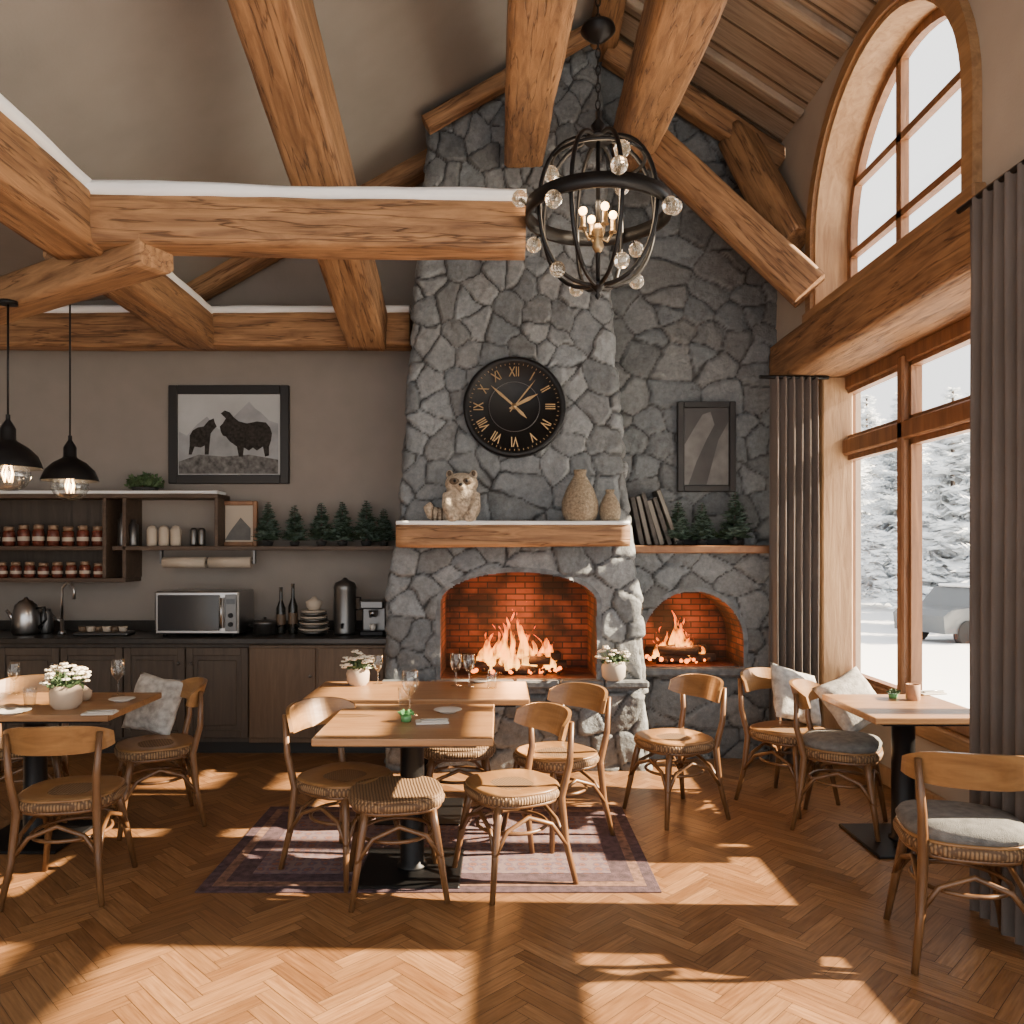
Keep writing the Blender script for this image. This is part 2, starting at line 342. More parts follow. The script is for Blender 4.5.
# ceiling
b=B('ceiling')
def slab(x0,x1,mat):
    z0,z1=ceilz(x0),ceilz(x1)
    vs=[(x0,Y0,z0),(x1,Y0,z1),(x1,YB,z1),(x0,YB,z0),(x0,Y0,z0+.15),(x1,Y0,z1+.15),(x1,YB,z1+.15),(x0,YB,z0+.15)]
    b.add(vs,[(0,1,2,3),(4,5,6,7),(0,1,5,4),(1,2,6,5),(2,3,7,6),(3,0,4,7)],mat)
slab(XL,-2.6,'ceil'); slab(-2.6,.8,'ceil'); slab(.8,XR+.02,'board')
sl=math.atan2(ceilz(2.2)-ceilz(.8),1.4)
for i in range(30):
    y=-.8+i*.26
    mid=Vector((1.5,y,ceilz(1.5)-.003)); b.box(mid,(1.66,.012,.012),'cabb',rot=Matrix.Rotation(-sl,4,'Y'))
for y in (3.4,4.2,5.0,5.8):
    mid=Vector((1.5,y,ceilz(1.5)-.03)); b.box(mid,(1.66,.06,.05),'board',.008,rot=Matrix.Rotation(-sl,4,'Y'))
b.done()
# back wall (left, plaster)
b=B('wall_back')
xs=[XL,-2.6,.8,XB]
for i in range(3):
    b.poly([(xs[i],YB,0),(xs[i+1],YB,0),(xs[i+1],YB,ceilz(xs[i+1])),(xs[i],YB,ceilz(xs[i]))],'plaster')
b.done()
b=B('wall_left'); b.b2((XL-.1,Y0,0),(XL,YB,3.8),'plaster'); b.done()
# right upper wall with arch opening
AY0,AY1=3.72,5.58; AC=(AY0+AY1)/2; AR=(AY1-AY0)/2; ASP=3.73; AZ0=3.25
def archpts(r,n=28,c=AC,zs=ASP):
    return [(c+r*math.cos(math.pi*i/n),zs+r*math.sin(math.pi*i/n)) for i in range(n+1)]
ap=archpts(AR)
b=B('wall_right')
def yz(x,pts,mat): b.poly([(x,p[0],p[1]) for p in pts],mat)
top=4.86
yz(XR,[(Y0,3.2),(AY0,3.2),(AY0,top),(Y0,top)],'rwall'); yz(XR,[(AY1,3.2),(YB,3.2),(YB,top),(AY1,top)],'rwall')
yz(XR,[(AY0,3.2),(AY1,3.2),(AY1,AZ0),(AY0,AZ0)],'rwall')
for i in range(len(ap)-1):
    p,q=ap[i],ap[i+1]; yz(XR,[p,q,(q[0],top),(p[0],top)],'rwall')
b.b2((XB,Y0,0),(XB+.12,YB,.5),'rwall'); b.b2((XB,6.14,.5),(XB+.12,YB,3.0),'rwall')
b.done()
# arch window
b=B('window_1')
def ring(pi,po,x0,x1,mat):
    n=len(pi)
    vs=[(x0,*p) for p in pi]+[(x0,*p) for p in po]+[(x1,*p) for p in pi]+[(x1,*p) for p in po]; fs=[]
    for i in range(n-1):
        fs+= [(i,i+1,n+i+1,n+i),(2*n+i,2*n+i+1,3*n+i+1,3*n+i),(i,i+1,2*n+i+1,2*n+i),(n+i,n+i+1,3*n+i+1,3*n+i)]
    fs+=[(0,n,3*n,2*n),(n-1,2*n-1,4*n-1,3*n-1)]
    b.add(vs,fs,mat)
def full(r): return [(AC+r,AZ0)]+archpts(r)+[(AC-r,AZ0)]
ring(full(AR-.02),full(AR+.07),XR-.045,XR+.02,'frameY')
ring(full(AR-.05),full(AR+.02),XR-.02,XR+.26,'framev')
ring(full(AR-.105),full(AR-.04),XR+.20,XR+.25,'frame')
b.b2((XR-.06,AY0-.1,AZ0-.05),(XR+.28,AY1+.1,AZ0+.02),'frameY',.01)
b.b2((XR+.20,AY0+.05,AZ0+.02),(XR+.25,AY1-.05,AZ0+.08),'frame')
for y in (AC+.17,): b.b2((XR+.20,y-.03,AZ0),(XR+.25,y+.03,ASP+math.sqrt(max(0,(AR-.08)**2-(y-AC)**2))),'frame')
for z in (3.62,4.08): 
    hw=math.sqrt((AR-.08)**2-max(0,z-ASP)**2); b.b2((XR+.20,AC-hw,z-.022),(XR+.25,AC+hw,z+.022),'frame')
b.b2((XR+.225,AY0+.05,AZ0+.05),(XR+.23,AY1-.05,ASP),'pane')
b.poly([(XR+.228,y,z) for y,z in archpts(AR-.07)],'pane')
b.done()
# lower bay window
b=B('window_2')
b.b2((XB-.1,.6,.46),(XB+.1,6.14,.56),'frameY',.01); b.b2((XB-.06,.6,.56),(XB+.05,6.14,.66),'frame',.01)
b.b2((XB-.06,.6,2.80),(XB+.05,6.14,2.9),'frame',.01); b.b2((XB-.08,.6,2.31),(XB+.05,6.14,2.43),'frame',.012)
b.b2((XB-.08,.6,1.28),(XB+.05,3.3,1.46),'frame',.012)  # added rail on the unseen near panes, casts the shadow stripe on the floor
for y in (6.10,5.15,4.2,3.3,2.35,1.4,.6):
    b.b2((XB-.08,y-.04,.56),(XB+.05,y+.04,2.85),'frame',.012)
for y0,y1 in ((5.2,6.05),(4.25,5.1),(3.35,4.15),(2.4,3.25),(1.45,2.3),(.65,1.35)):
    for z0,z1 in ((.66,2.3),(2.43,2.8)):
        for zz in (z0+.01,z1-.01): b.b2((XB-.04,y0,zz-.018),(XB+.03,y1,zz+.018),'frame')
        for yy in (y0+.005,y1-.005): b.b2((XB-.04,yy-.018,z0),(XB+.03,yy+.018,z1),'frame')
b.b2((XB-.01,.6,.6),(XB-.005,6.1,2.85),'pane')
b.done()
b=B('trim_1'); b.b2((2.42,6.0,0),(XB,6.14,2.9),'framev',.01); b.done()
b=B('baseboard_right'); b.b2((XB-.03,3.4,0),(XB,6.0,.12),'framev',.005); b.done()

# ---------------------------------------------------------------- beams
def beam(name,p0,p1,w,h,mat='beam',amp=.012,snow=0,seed=0,up=(0,0,1),sub=.07):
    p0=Vector(p0); p1=Vector(p1); L=(p1-p0).length; d=(p1-p0).normalized()
    u=Vector(up); y=u.cross(d).normalized(); z=d.cross(y)
    def mesh(nm,w,h,amp,z0,mt,L0=0):
        prof=[]; bv=min(.022,h*.45,w*.2); k=5
        def edge(a,b_):
            for i in range(k): prof.append((a[0]+(b_[0]-a[0])*i/k,a[1]+(b_[1]-a[1])*i/k))
        hw,hh=w/2,h/2
        c=[(-hw+bv,-hh),(hw-bv,-hh),(hw,-hh+bv),(hw,hh-bv),(hw-bv,hh),(-hw+bv,hh),(-hw,hh-bv),(-hw,-hh+bv)]
        for i in range(8):
            if i%2==0: edge(c[i],c[(i+1)%8])
            else: prof.append(c[i])
        n=len(prof); R=max(2,int(L/sub)); vs=[]; fs=[]
        for i in range(R+1):
            x=L*i/R
            for (a,b_) in prof:
                q=Vector((x*1.3+seed*9.1,a*5,b_*5)); 
                k1=noise.noise(q)*amp+noise.noise(q*4)*amp*.35
                k2=noise.noise(Vector((x*.7+seed*5,3.3,0)))*amp*.8
                s_=1+k1/max(.05,math.hypot(a,b_))
                vs.append((x,a*s_+k2,b_*s_+z0))
        for i in range(R):
            for j in range(n): fs.append((i*n+j,i*n+(j+1)%n,(i+1)*n+(j+1)%n,(i+1)*n+j))
        fs.append(tuple(range(n))[::-1]); fs.append(tuple(R*n+j for j in range(n)))
        bb=B(nm); bb.add(vs,fs,mt,True); return bb.done()
    o=mesh(name,w,h,amp,0,mat)
    m=Matrix((( d.x,y.x,z.x,p0.x),(d.y,y.y,z.y,p0.y),(d.z,y.z,z.z,p0.z),(0,0,0,1)))
    o.matrix_world=m
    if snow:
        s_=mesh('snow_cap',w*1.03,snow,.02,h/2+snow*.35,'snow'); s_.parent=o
    return o
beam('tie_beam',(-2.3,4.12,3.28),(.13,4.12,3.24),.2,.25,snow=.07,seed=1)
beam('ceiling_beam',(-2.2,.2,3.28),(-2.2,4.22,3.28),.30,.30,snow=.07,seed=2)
beam('ceiling_beam',(-1.04,1.2,4.78),(-1.04,6.3,3.32),.30,.34,seed=3)
beam('ceiling_beam',(.18,1.2,3.60),(.18,6.1,4.68),.29,.32,seed=4)
beam('ceiling_beam',(.66,1.2,3.55),(1.03,6.35,4.76),.29,.32,seed=5)
beam('brace_beam',(1.10,5.9,4.62),(2.13,5.5,3.38),.2,.25,seed=6,amp=.008)
beam('brace_beam',(1.85,6.28,4.85),(2.12,5.75,3.8),.2,.24,seed=7)
beam('brace_beam',(-3.7,5.2,3.06),(-1.76,4.1,3.14),.20,.20,seed=8,amp=.003)
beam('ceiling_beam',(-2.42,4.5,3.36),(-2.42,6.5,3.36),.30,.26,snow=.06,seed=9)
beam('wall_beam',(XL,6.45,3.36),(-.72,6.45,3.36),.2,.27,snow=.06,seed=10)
beam('rafter',(-3.0,6.7,3.55),(.8,6.7,5.62),.2,.2,seed=11)
beam('rafter',(-.56,6.02,4.80),(.75,6.02,5.53),.12,.12,seed=12)
beam('wall_beam',(2.43,Y0,3.06),(2.43,YS,3.06),.56,.33,seed=13,amp=.008)
beam('rafter',(.85,6.25,5.5),(2.2,6.25,4.62),.16,.18,seed=14)
beam('ridge_beam',(.8,Y0,5.6),(.8,6.85,5.6),.2,.24,seed=15)

# ---------------------------------------------------------------- stone
def stone_surf(name,fn,U,V,step,hole,seed,cell=(.24,.17),disp=.034,parent=None,colmul=1):
    rnd=random.Random(seed); pts=[]
    nu=int((U[1]-U[0])/cell[0])+3; nv=int((V[1]-V[0])/cell[1])+3
    for j in range(-1,nv):
        for i in range(-1,nu):
            if rnd.random()<.16: continue
            pts.append((U[0]+(i+.5*(j%2)+rnd.uniform(-.38,.38))*cell[0],V[0]+(j+rnd.uniform(-.4,.4))*cell[1]))
    kd=kdtree.KDTree(len(pts)); asp=cell[0]/cell[1]*.85
    for i,p in enumerate(pts): kd.insert((p[0],p[1]*asp,0),i)
    kd.balance()
    cols=[]
    for p in pts:
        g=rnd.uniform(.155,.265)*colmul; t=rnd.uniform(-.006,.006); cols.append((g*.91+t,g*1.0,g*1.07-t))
    R=int((U[1]-U[0])/step); Q=int((V[1]-V[0])/step)
    vs=[];vc=[]
    for j in range(Q+1):
        v=V[0]+(V[1]-V[0])*j/Q
        for i in range(R+1):
            u=U[0]+(U[1]-U[0])*i/R
            wu=u+.035*noise.noise(Vector((u*6,v*6,seed)))+.010*noise.noise(Vector((u*22,v*22,seed)))
            wv=v+.035*noise.noise(Vector((u*6,v*6,seed+9)))+.010*noise.noise(Vector((u*22,v*22,seed+5)))
            f=kd.find_n((wu,wv*asp,0),2); d=f[1][2]-f[0][2]
            k=min(1,d/.055); k=math.sqrt(max(0,1-(1-k)**2))
            idx=f[0][1]; pr=pts[idx]
            til=(math.sin(idx*7.3)*(u-pr[0])+math.cos(idx*3.1)*(v-pr[1]))*.11
            bump=noise.noise(Vector((u*9,v*9,idx)))*.011+noise.noise(Vector((u*28,v*28,idx)))*.004+math.sin(idx*1.7)*.006
            dd=disp*k+ (til+bump)*k
            pos,nor=fn(u,v); vs.append(pos+nor*dd)
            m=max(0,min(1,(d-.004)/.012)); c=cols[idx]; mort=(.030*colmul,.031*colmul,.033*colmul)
            vc.append(tuple(mort[q]*(1-m)+c[q]*m for q in range(3)))
    fs=[]
    for j in range(Q):
        for i in range(R):
            u=U[0]+(U[1]-U[0])*(i+.5)/R; v=V[0]+(V[1]-V[0])*(j+.5)/Q
            if hole and hole(fn(u,v)[0]): continue
            a=j*(R+1)+i; fs.append((a,a+1,a+R+2,a+R+1))
    me=bpy.data.meshes.new(name); me.from_pydata([tuple(v) for v in vs],[],fs); 
    ca=me.color_attributes.new('Col','FLOAT_COLOR','POINT')
    for i,c in enumerate(vc): ca.data[i].color=(*c,1)
    me.polygons.foreach_set('use_smooth',[True]*len(me.polygons))
    me.materials.append(M['stone']); o=link(bpy.data.objects.new(name,me))
    if parent: o.parent=parent
    return o
def interp(t,T):
    if t<=T[0][0]: return T[0][1]
    for (a,x),(b_,y) in zip(T,T[1:]):
        if t<=b_: return x+(y-x)*(t-a)/(b_-a)
    return T[-1][1]
XLt=[(0,-.82),(1.4,-.80),(1.75,-.72),(2.7,-.67),(3.7,-.61),(4.6,-.54),(5.7,-.49)]
XRt=[(0,1.07),(1.2,1.01),(1.7,.94),(2.7,.86),(3.8,.80),(4.6,.77),(5.7,.74)]
def CYf(z): return 5.82 if z<1.5 else 5.82+(z-1.5)*.10
fp=bpy.data.objects.new('stone_fireplace',None); link(fp)
FX0,FX1,FZ0,FSP,FRI=-.43,.70,.66,1.22,.22
FXC=(FX0+FX1)/2; FHW=(FX1-FX0)/2
def hole1(p):
    if not(FX0<p.x<FX1) or p.z<FZ0 or p.y>5.95: return False
    return p.z<FSP+FRI*math.sqrt(max(0,1-((p.x-FXC)/FHW)**2))
SD=.95; WF=1.9; RC=.05
def chim(u,v):
    z=v; x0=interp(z,XLt); x1=interp(z,XRt); y0=CYf(z)
    if u<0: pos=Vector((x0,y0+(-u)/SD*(YB-y0),z))
    elif u>WF: pos=Vector((x1,y0+(u-WF)/SD*(YB-y0),z))
    else: pos=Vector((x0+(x1-x0)*u/WF,y0,z))
    e0=max(-1,min(1,u/RC)); e1=max(-1,min(1,(WF-u)/RC))
    if u<WF/2: a=(1-e0)/2*math.pi/2; n=Vector((-math.sin(a),-math.cos(a),0)); c=max(0,1-abs(u)/RC)
    else: a=(1-e1)/2*math.pi/2; n=Vector((math.sin(a),-math.cos(a),0)); c=max(0,1-abs(WF-u)/RC)
    return pos-n*.016*c*c,n
stone_surf('chimney_stonework',chim,(-SD,WF+SD),(0,5.6),.0138,hole1,3,parent=fp)
def reveal(parent,xc,hw,z0,zs,ri,y0,y1,mat,wd=.035,name='arch_surround'):
    pi=[(xc+hw,z0)]+[(xc+hw*math.cos(math.pi*i/24),zs+ri*math.sin(math.pi*i/24)) for i in range(25)]+[(xc-hw,z0)]
    po=[(xc+hw+wd,z0)]+[(xc+(hw+wd)*math.cos(math.pi*i/24),zs+(ri+wd)*math.sin(math.pi*i/24)) for i in range(25)]+[(xc-hw-wd,z0)]
    b=B(name); n=len(pi)
    vs=[(p[0],y0,p[1]) for p in pi]+[(p[0],y0,p[1]) for p in po]+[(p[0],y1,p[1]) for p in pi]+[(p[0],y0+.06,p[1]) for p in po]; fs=[];
    for i in range(n-1):
        fs.append((i,i+1,n+i+1,n+i)); fs.append((n+i,n+i+1,3*n+i+1,3*n+i))
    b.add(vs,fs,mat)
    b.add([(p[0],y0,p[1]) for p in pi]+[(p[0],y1,p[1]) for p in pi],[(i,i+1,n+i+1,n+i) for i in range(n-1)],'brick')
    b.poly([(p[0],y1,p[1]) for p in pi],'brick')
    b.poly([(xc-hw,y0,z0),(xc+hw,y0,z0),(xc+hw,y1,z0),(xc-hw,y1,z0)],'brick')
    return b.done(parent=parent)
reveal(fp,FXC,FHW,FZ0,FSP,FRI,5.785,6.4,'stoneplain')
b=B('hearth_ledge')
for i in range(6):
    x0=-.86+i*.322; b.b2((x0+.004,5.72,.605+.004*(i%2)),(x0+.318,5.86,.662),'stoneplain',.012)
b.done(parent=fp)
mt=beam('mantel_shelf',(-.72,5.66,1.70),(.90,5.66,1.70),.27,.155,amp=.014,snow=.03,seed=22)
# second fireplace block
sw=bpy.data.objects.new('wall_stone',None); link(sw)
SXC,SHW,SZ0,SSP,SRI=1.48,.385,.70,.90,.385
def hole2(p):
    if abs(p.x-SXC)>SHW or p.z<SZ0: return False
    return p.z<SSP+SRI*math.sqrt(max(0,1-((p.x-SXC)/SHW)**2))
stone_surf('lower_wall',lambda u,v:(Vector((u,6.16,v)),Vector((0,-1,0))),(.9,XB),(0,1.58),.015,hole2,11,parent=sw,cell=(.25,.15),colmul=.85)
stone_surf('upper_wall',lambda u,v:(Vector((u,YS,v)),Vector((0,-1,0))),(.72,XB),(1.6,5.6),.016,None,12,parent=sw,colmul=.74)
reveal(sw,SXC,SHW,SZ0,SSP,SRI,6.125,6.6,'stoneplain')
b=B('hearth_ledge'); b.b2((1.07,6.06,.64),(1.93,6.2,.70),'stoneplain',.015); b.done(parent=sw)
b=B('ledge_shelf'); b.b2((.98,6.02,1.575),(2.2,6.42,1.635),'frwood',.008); b.done(parent=sw)

# fires
def fire(name,c,w,h,seed,e):
    rnd=random.Random(seed); root=bpy.data.objects.new(name,None); link(root); root.location=c
    b=B('logs')
    for i in range(6):
        a=rnd.uniform(-.5,.5); x=rnd.uniform(-.25,.25)*w; y=rnd.uniform(-.06,.1); z=.04+.055*(i//3)
        d=Vector((math.cos(a),math.sin(a),rnd.uniform(-.12,.15)))*w*rnd.uniform(.34,.46)
        m=Vector((x,y,z)); b.tube([m-d,m-d*.3,m+d*.3,m+d],[.034,.04,.038,.032],'log',9)
    for i in range(70): b.sph((rnd.uniform(-.5,.5)*w,rnd.uniform(-.12,.12),.012+rnd.uniform(0,.03)),rnd.uniform(.010,.02),'ember' if i%2 else 'log',n=4)
    b.done(parent=root)
    bm=bmesh.new(); col=bm.loops.layers.float_color.new('Col')
    for i in range(30):
        t=rnd.uniform(-1,1); x0=t*w*.46; y0=rnd.uniform(-.07,.10); hh=h*(1-.6*abs(t)**1.2)*rnd.uniform(.35,1.08); r0=w*rnd.uniform(.035,.07)
        n=8; R=14; ph=rnd.uniform(0,6); rings=[]
        for j in range(R+1):
            s_=j/R; r=r0*(math.sin(math.pi*min(1,s_*.8+.2))**.8)*(1-s_*.8)+.0008
            cx=x0+math.sin(ph+s_*6)*.04*s_*1.4- x0*.25*s_; cy=y0+math.cos(ph+s_*4)*.02*s_
            rings.append([(bm.verts.new((cx+r*math.cos(2*math.pi*k/n),cy+.5*r*math.sin(2*math.pi*k/n),.03+hh*s_)),s_) for k in range(n)])
        for j in range(R):
            for k in range(n):
                q=[rings[j][k],rings[j][(k+1)%n],rings[j+1][(k+1)%n],rings[j+1][k]]
                f=bm.faces.new([v for v,_ in q]); f.smooth=True
                for l,(v,s_) in zip(f.loops,q): l[col]=(s_,s_,s_,1)
    me=bpy.data.meshes.new('flames'); bm.to_mesh(me); bm.free(); me.materials.append(M['flame'])
    o=link(bpy.data.objects.new('flames',me)); o.parent=root
    plight('fire_glow',(0,-.05,h*.5),e,(1,.42,.13),.10,root)
fire('log_fire',(.12,6.08,.665),.68,.56,4,36)
fire('log_fire',(SXC-.06,6.38,.705),.46,.42,9,20)

# ---------------------------------------------------------------- kitchen side
b=B('base_cabinet')
CFY=6.25
b.b2((XL,CFY,.1),(-.87,YB-.005,.87),'cabg'); b.b2((XL,CFY+.06,0),(-.87,YB-.005,.1),'blackp')
def door(x0,x1,z0,z1,mat):
    b.b2((x0+.006,CFY-.022,z0),(x1-.006,CFY,z1),mat,.003)
    t=.06
    b.b2((x0+.006,CFY-.036,z0),(x0+t,CFY-.02,z1),mat,.004); b.b2((x1-t,CFY-.036,z0),(x1-.006,CFY-.02,z1),mat,.004)
    b.b2((x0+t,CFY-.036,z0),(x1-t,CFY-.02,z0+t),mat,.004); b.b2((x0+t,CFY-.036,z1-t),(x1-t,CFY-.02,z1),mat,.004)
    b.b2((x0+t+.035,CFY-.032,z0+t+.035),(x1-t-.035,CFY-.02,z1-t-.035),mat,.006)
def xx(px,Y=CFY): return (px-CX)/F*Y
for p0,p1 in ((-125,-62),(-62,0),(0,62),(62,125),(125,187),(187,250)):
    door(xx(p0),xx(p1),.14,.84,'cabg')
    b.sph((xx(p1)-.05 if (p0//62)%2==0 else xx(p0)+.05,CFY-.045,.72),.013,'dsteel')
b.b2((xx(250),CFY-.03,.1),(-.87,CFY,.86),'cabb',.004)
for p0,p1 in ((250,318),(318,386)):
    b.b2((xx(p0)+.01,CFY-.045,.14),(xx(p1)-.01,CFY-.025,.84),'cabb',.004)
    b.sph((xx(p1)-.05,CFY-.055,.62),.013,'dsteel')
b.b2((XL,CFY-.05,.87),(-.86,YB-.005,.915),'counter',.006)
b.b2((XL,YB-.02,.915),(-.86,YB-.005,1.0),'counter')
b.done()
# shelves
b=B('wall_shelf')
yf,yb=6.55,YB
def zz(py,Y=6.55): return CH+(CY-py)/F*Y
def x6(px,Y=6.55): return (px-CX)/F*Y
z_t,z_m,z_b=zz(498),zz(546),zz(578); T_=.035
b.b2((XL,yf,z_t),(x6(218),yb,z_t+T_),'shelf',.004)
b.b2((XL,yf,z_m-T_),(x6(104),yb,z_m),'shelf',.004); b.b2((XL,yf,z_b-T_),(x6(125),yb,z_b),'shelf',.004)
b.b2((x6(112),yf,z_m-T_),(-.76,yb,z_m),'shelf',.004)
for px in (104,124,-60): b.b2((x6(px)-.015,yf,z_b),(x6(px)+.015,yb,z_t),'shelf',.003)
b.b2((x6(218)-.03,yf,z_m),(x6(218),yb,z_t),'shelf',.003)
b.b2((XL,yb-.015,z_b),(x6(104),yb-.005,z_t),'cabg')
b.done()
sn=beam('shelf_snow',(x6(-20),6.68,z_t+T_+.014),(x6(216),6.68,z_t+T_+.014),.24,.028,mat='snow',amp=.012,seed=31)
def jars(name,xs,y,z,h,r,mat='jam',lid='lid'):
    b=B(name); rn=random.Random(len(xs))
    for x in xs:
        hh=h*rn.uniform(.9,1.05)
        b.lathe([(r*.9,0),(r,.006),(r,hh*.72),(r*.78,hh*.82)],(x,y,z),mat,14)
        b.lathe([(r*.84,hh*.80),(r*.86,hh),(r*.6,hh+.004)],(x,y,z),lid,14)
        b.lathe([(r*1.02,hh*.25),(r*1.02,hh*.45)],(x,y,z),'label',14,caps=False)
    return b.done()
jars('preserve_jars',[x6(p) for p in range(-42,104,15)],6.63,z_m,.17,.046)
jars('preserve_jars',[x6(p) for p in range(-46,104,14)],6.63,z_b,.13,.042)
b=B('glass_jars')
for px,h in ((118,.27),(129,.22)): b.lathe([(.035,0),(.038,.01),(.038,h*.8),(.02,h*.86),(.022,h)],(x6(px),6.63,z_m),'dsteel',14)
b.done()
b=B('spice_canisters')
for i,px in enumerate((148,160,172)): b.lathe([(.04,0),(.043,.02),(.043,.13),(.03,.16),(.01,.17)],(x6(px),6.63,z_m),'label',14)
for i,px in enumerate((190,198)): b.lathe([(.03,0),(.032,.02),(.032,.13),(.02,.15)],(x6(px),6.63,z_m),'dsteel',14)
b.done()
b=B('towel_rolls')
for i in range(2):
    x0=x6(160+46*i); x1=x6(203+46*i); b.tube([(x0,6.62,z_m-T_-.1),(x1,6.62,z_m-T_-.1)],.045,'label',14)
b.tube([(x6(158),6.62,z_m-T_-.1),(x6(252),6.62,z_m-T_-.1)],.012,'dsteel',8)
for px in (158,252): b.b2((x6(px)-.008,6.6,z_m-T_-.11),(x6(px)+.008,6.64,z_m-T_),'dsteel')
b.done()
def frame(name,x0,x1,z0,z1,Y,mat,t=.045,mats='paper',mount=None,tilt=0):
    b=B(name); d=.04
    b.b2((x0,Y-d,z0),(x0+t,Y,z1),mat,.005); b.b2((x1-t,Y-d,z0),(x1,Y,z1),mat,.005)
    b.b2((x0+t,Y-d,z0),(x1-t,Y,z0+t),mat,.005); b.b2((x0+t,Y-d,z1-t),(x1-t,Y,z1),mat,.005)
    b.b2((x0+t,Y-d*.45,z0+t),(x1-t,Y-.002,z1-t),mats)
    return b
YP=YB-.005
q=lambda px,py:P(px,py,YP)
a0=q(170,484); a1=q(290,386)
b=frame('framed_goat_picture',a0.x,a1.x,a0.z,a1.z,YP,'blackp',.075,'sky_art')
def flat(pts,mat,off): b.poly([(p.x,YP-off,p.z) for p in [q(*t) for t in pts]],mat)
flat([(180,432),(188,436),(198,425),(208,417),(214,424),(220,430),(236,416),(244,408),(250,402),(256,409),(262,413),(270,421),(279,424),(279,474),(180,474)],'mount',.024)
flat([(180,462),(200,455),(225,457),(250,455),(279,460),(279,474),(180,474)],'grass',.027)
flat([(222,432),(221,427),(224,424),(227,419),(222,414),(226,411),(231,413),(235,418),(240,422),(248,424),(258,422),(267,423),(271,428),(273,434),(272,441),(270,447),(270,456),(266,457),(264,447),(258,451),(254,448),(250,451),(245,448),(244,457),(240,457),(238,447),(231,442),(227,437),(224,436)],'goat',.030)
flat([(218,427),(216,423),(215,419),(210,421),(205,427),(199,428),(194,431),(191,436),(191,446),(190,455),(193,455),(196,447),(202,448),(206,446),(206,455),(210,455),(211,443),(212,434),(215,430)],'goat',.030)
b.done()
b=frame('framed_picture',x6(218,6.7),x6(257,6.7),z_m,zz(501,6.7),6.74,'frwood',.035,'label')
b.poly([(x6(224,6.7),6.716,z_m+.05),(x6(250,6.7),6.716,z_m+.05),(x6(250,6.7),6.716,z_m+.15),(x6(240,6.7),6.716,z_m+.24),(x6(230,6.7),6.716,z_m+.13)],'mountd')
b.done()
YQ=YS-.03
p0=P(677,492,YQ-.03); p1=P(735,402,YQ-.03)
b=frame('framed_picture',p0.x,p1.x,p0.z,p1.z,YQ-.02,'blackp',.05,'paper')
pp=lambda px,py:(P(px,py,YQ-.03).x,YQ-.045,P(px,py,YQ-.03).z)
b.poly([pp(684,445),pp(694,428),pp(702,415),pp(710,412),pp(714,425),pp(706,440),pp(696,462),pp(688,485),pp(684,485)],'mountd')
b.poly([pp(718,440),pp(728,422),pp(728,485),pp(706,485)],'mountd')
b.done()

# conifers
def conifer(name,h,r,levels,sprays,mats,seed,trunk=.012,pot=True,fat=.16,thr=.55):
    rnd=random.Random(seed); b=B(name)
    if pot: b.lathe([(.035,0),(.045,.03),(.045,.04)],(0,0,0),'tyre',12)
    zb=.03 if pot else 0
    b.tube([(0,0,zb),(0,0,h*.97)],[trunk,trunk*.3],'trunk',6)
    for l in range(levels):
        t=l/levels; z=zb+h*.06+(h-zb-h*.06)*t; rr=r*(1-t)**.8+r*.04
        for k in range(max(4,int(sprays*(1-t*.6)))):
            a=rnd.uniform(0,2*math.pi); L=rr*rnd.uniform(.7,1.1); d=Vector((math.cos(a),math.sin(a),0)); s_=Vector((-d.y,d.x,0))
            tip=Vector((0,0,z))+d*L+Vector((0,0,rnd.uniform(-.1,.35)*L)); base=Vector((0,0,z+L*.1))
            mt=mats[0] if rnd.random()<thr else mats[1]
            for q_ in range(7):
                f=.2+.8*q_/6; c=base.lerp(tip,f); wl=L*.34*(1.15-f)+r*.05
                for sg in (-1,1):
                    e=c+s_*sg*wl+d*wl*.6+Vector((0,0,rnd.uniform(-.4,.6)*wl))
                    b.add([c-d*wl*fat+Vector((0,0,wl*fat)),c+d*wl*fat-Vector((0,0,wl*fat)),e],[(0,1,2)],mt)
            b.add([base,base.lerp(tip,.5)+s_*L*.07,tip,base.lerp(tip,.5)-s_*L*.07],[(0,1,2,3)],mt)
    return b
cf=conifer('potted_conifer',.38,.125,17,18,('needle','frost'),3,pot=True,fat=.26).done(loc=(x6(267,6.65),6.68,z_m))
for px,s_,rz in ((294,.92,1),(321,.98,2),(342,1.0,3.4),(366,1.03,4.2),(383,.85,5)):
    inst(cf,(x6(px,6.65),6.67+.01*(px%3),z_m),rz,s_)
for px,s_ in ((678,.95),(702,.9),(735,1.12)):
    inst(cf,((px-500)/800*6.2,6.2,1.635),px,s_)
def bush(b,c,r,mat,n,seed,sz=.03,flat=.7):
    rnd=random.Random(seed)
    for i in range(n):
        v=Vector((rnd.gauss(0,1),rnd.gauss(0,1),rnd.gauss(0,1))); v.normalize(); v*=r*rnd.uniform(.4,1); v.z=abs(v.z)*flat
        p=Vector(c)+v; d=Vector((rnd.uniform(-1,1),rnd.uniform(-1,1),rnd.uniform(-.3,1))).normalized(); u=d.orthogonal().normalized()
        b.add([p,p+d*sz*.5+u*sz*.3,p+d*sz,p+d*sz*.5-u*sz*.3],[(0,1,2,3)],mat)
b=B('potted_herb'); b.lathe([(.09,0),(.11,.04)],(0,0,0),'tyre',16); bush(b,(0,0,.04),.15,'herb',420,3,.045); b.done(loc=(x6(138),6.68,z_t+T_+.02))
b=B('planter_greenery'); b.b2((-.34,-.05,0),(.26,.05,.06),'tyre',.01)
for i in range(6): bush(b,(-.3+i*.1,0,.06),.07,'herb',90,i,.035)
b.done(loc=(1.66,6.32,1.635))

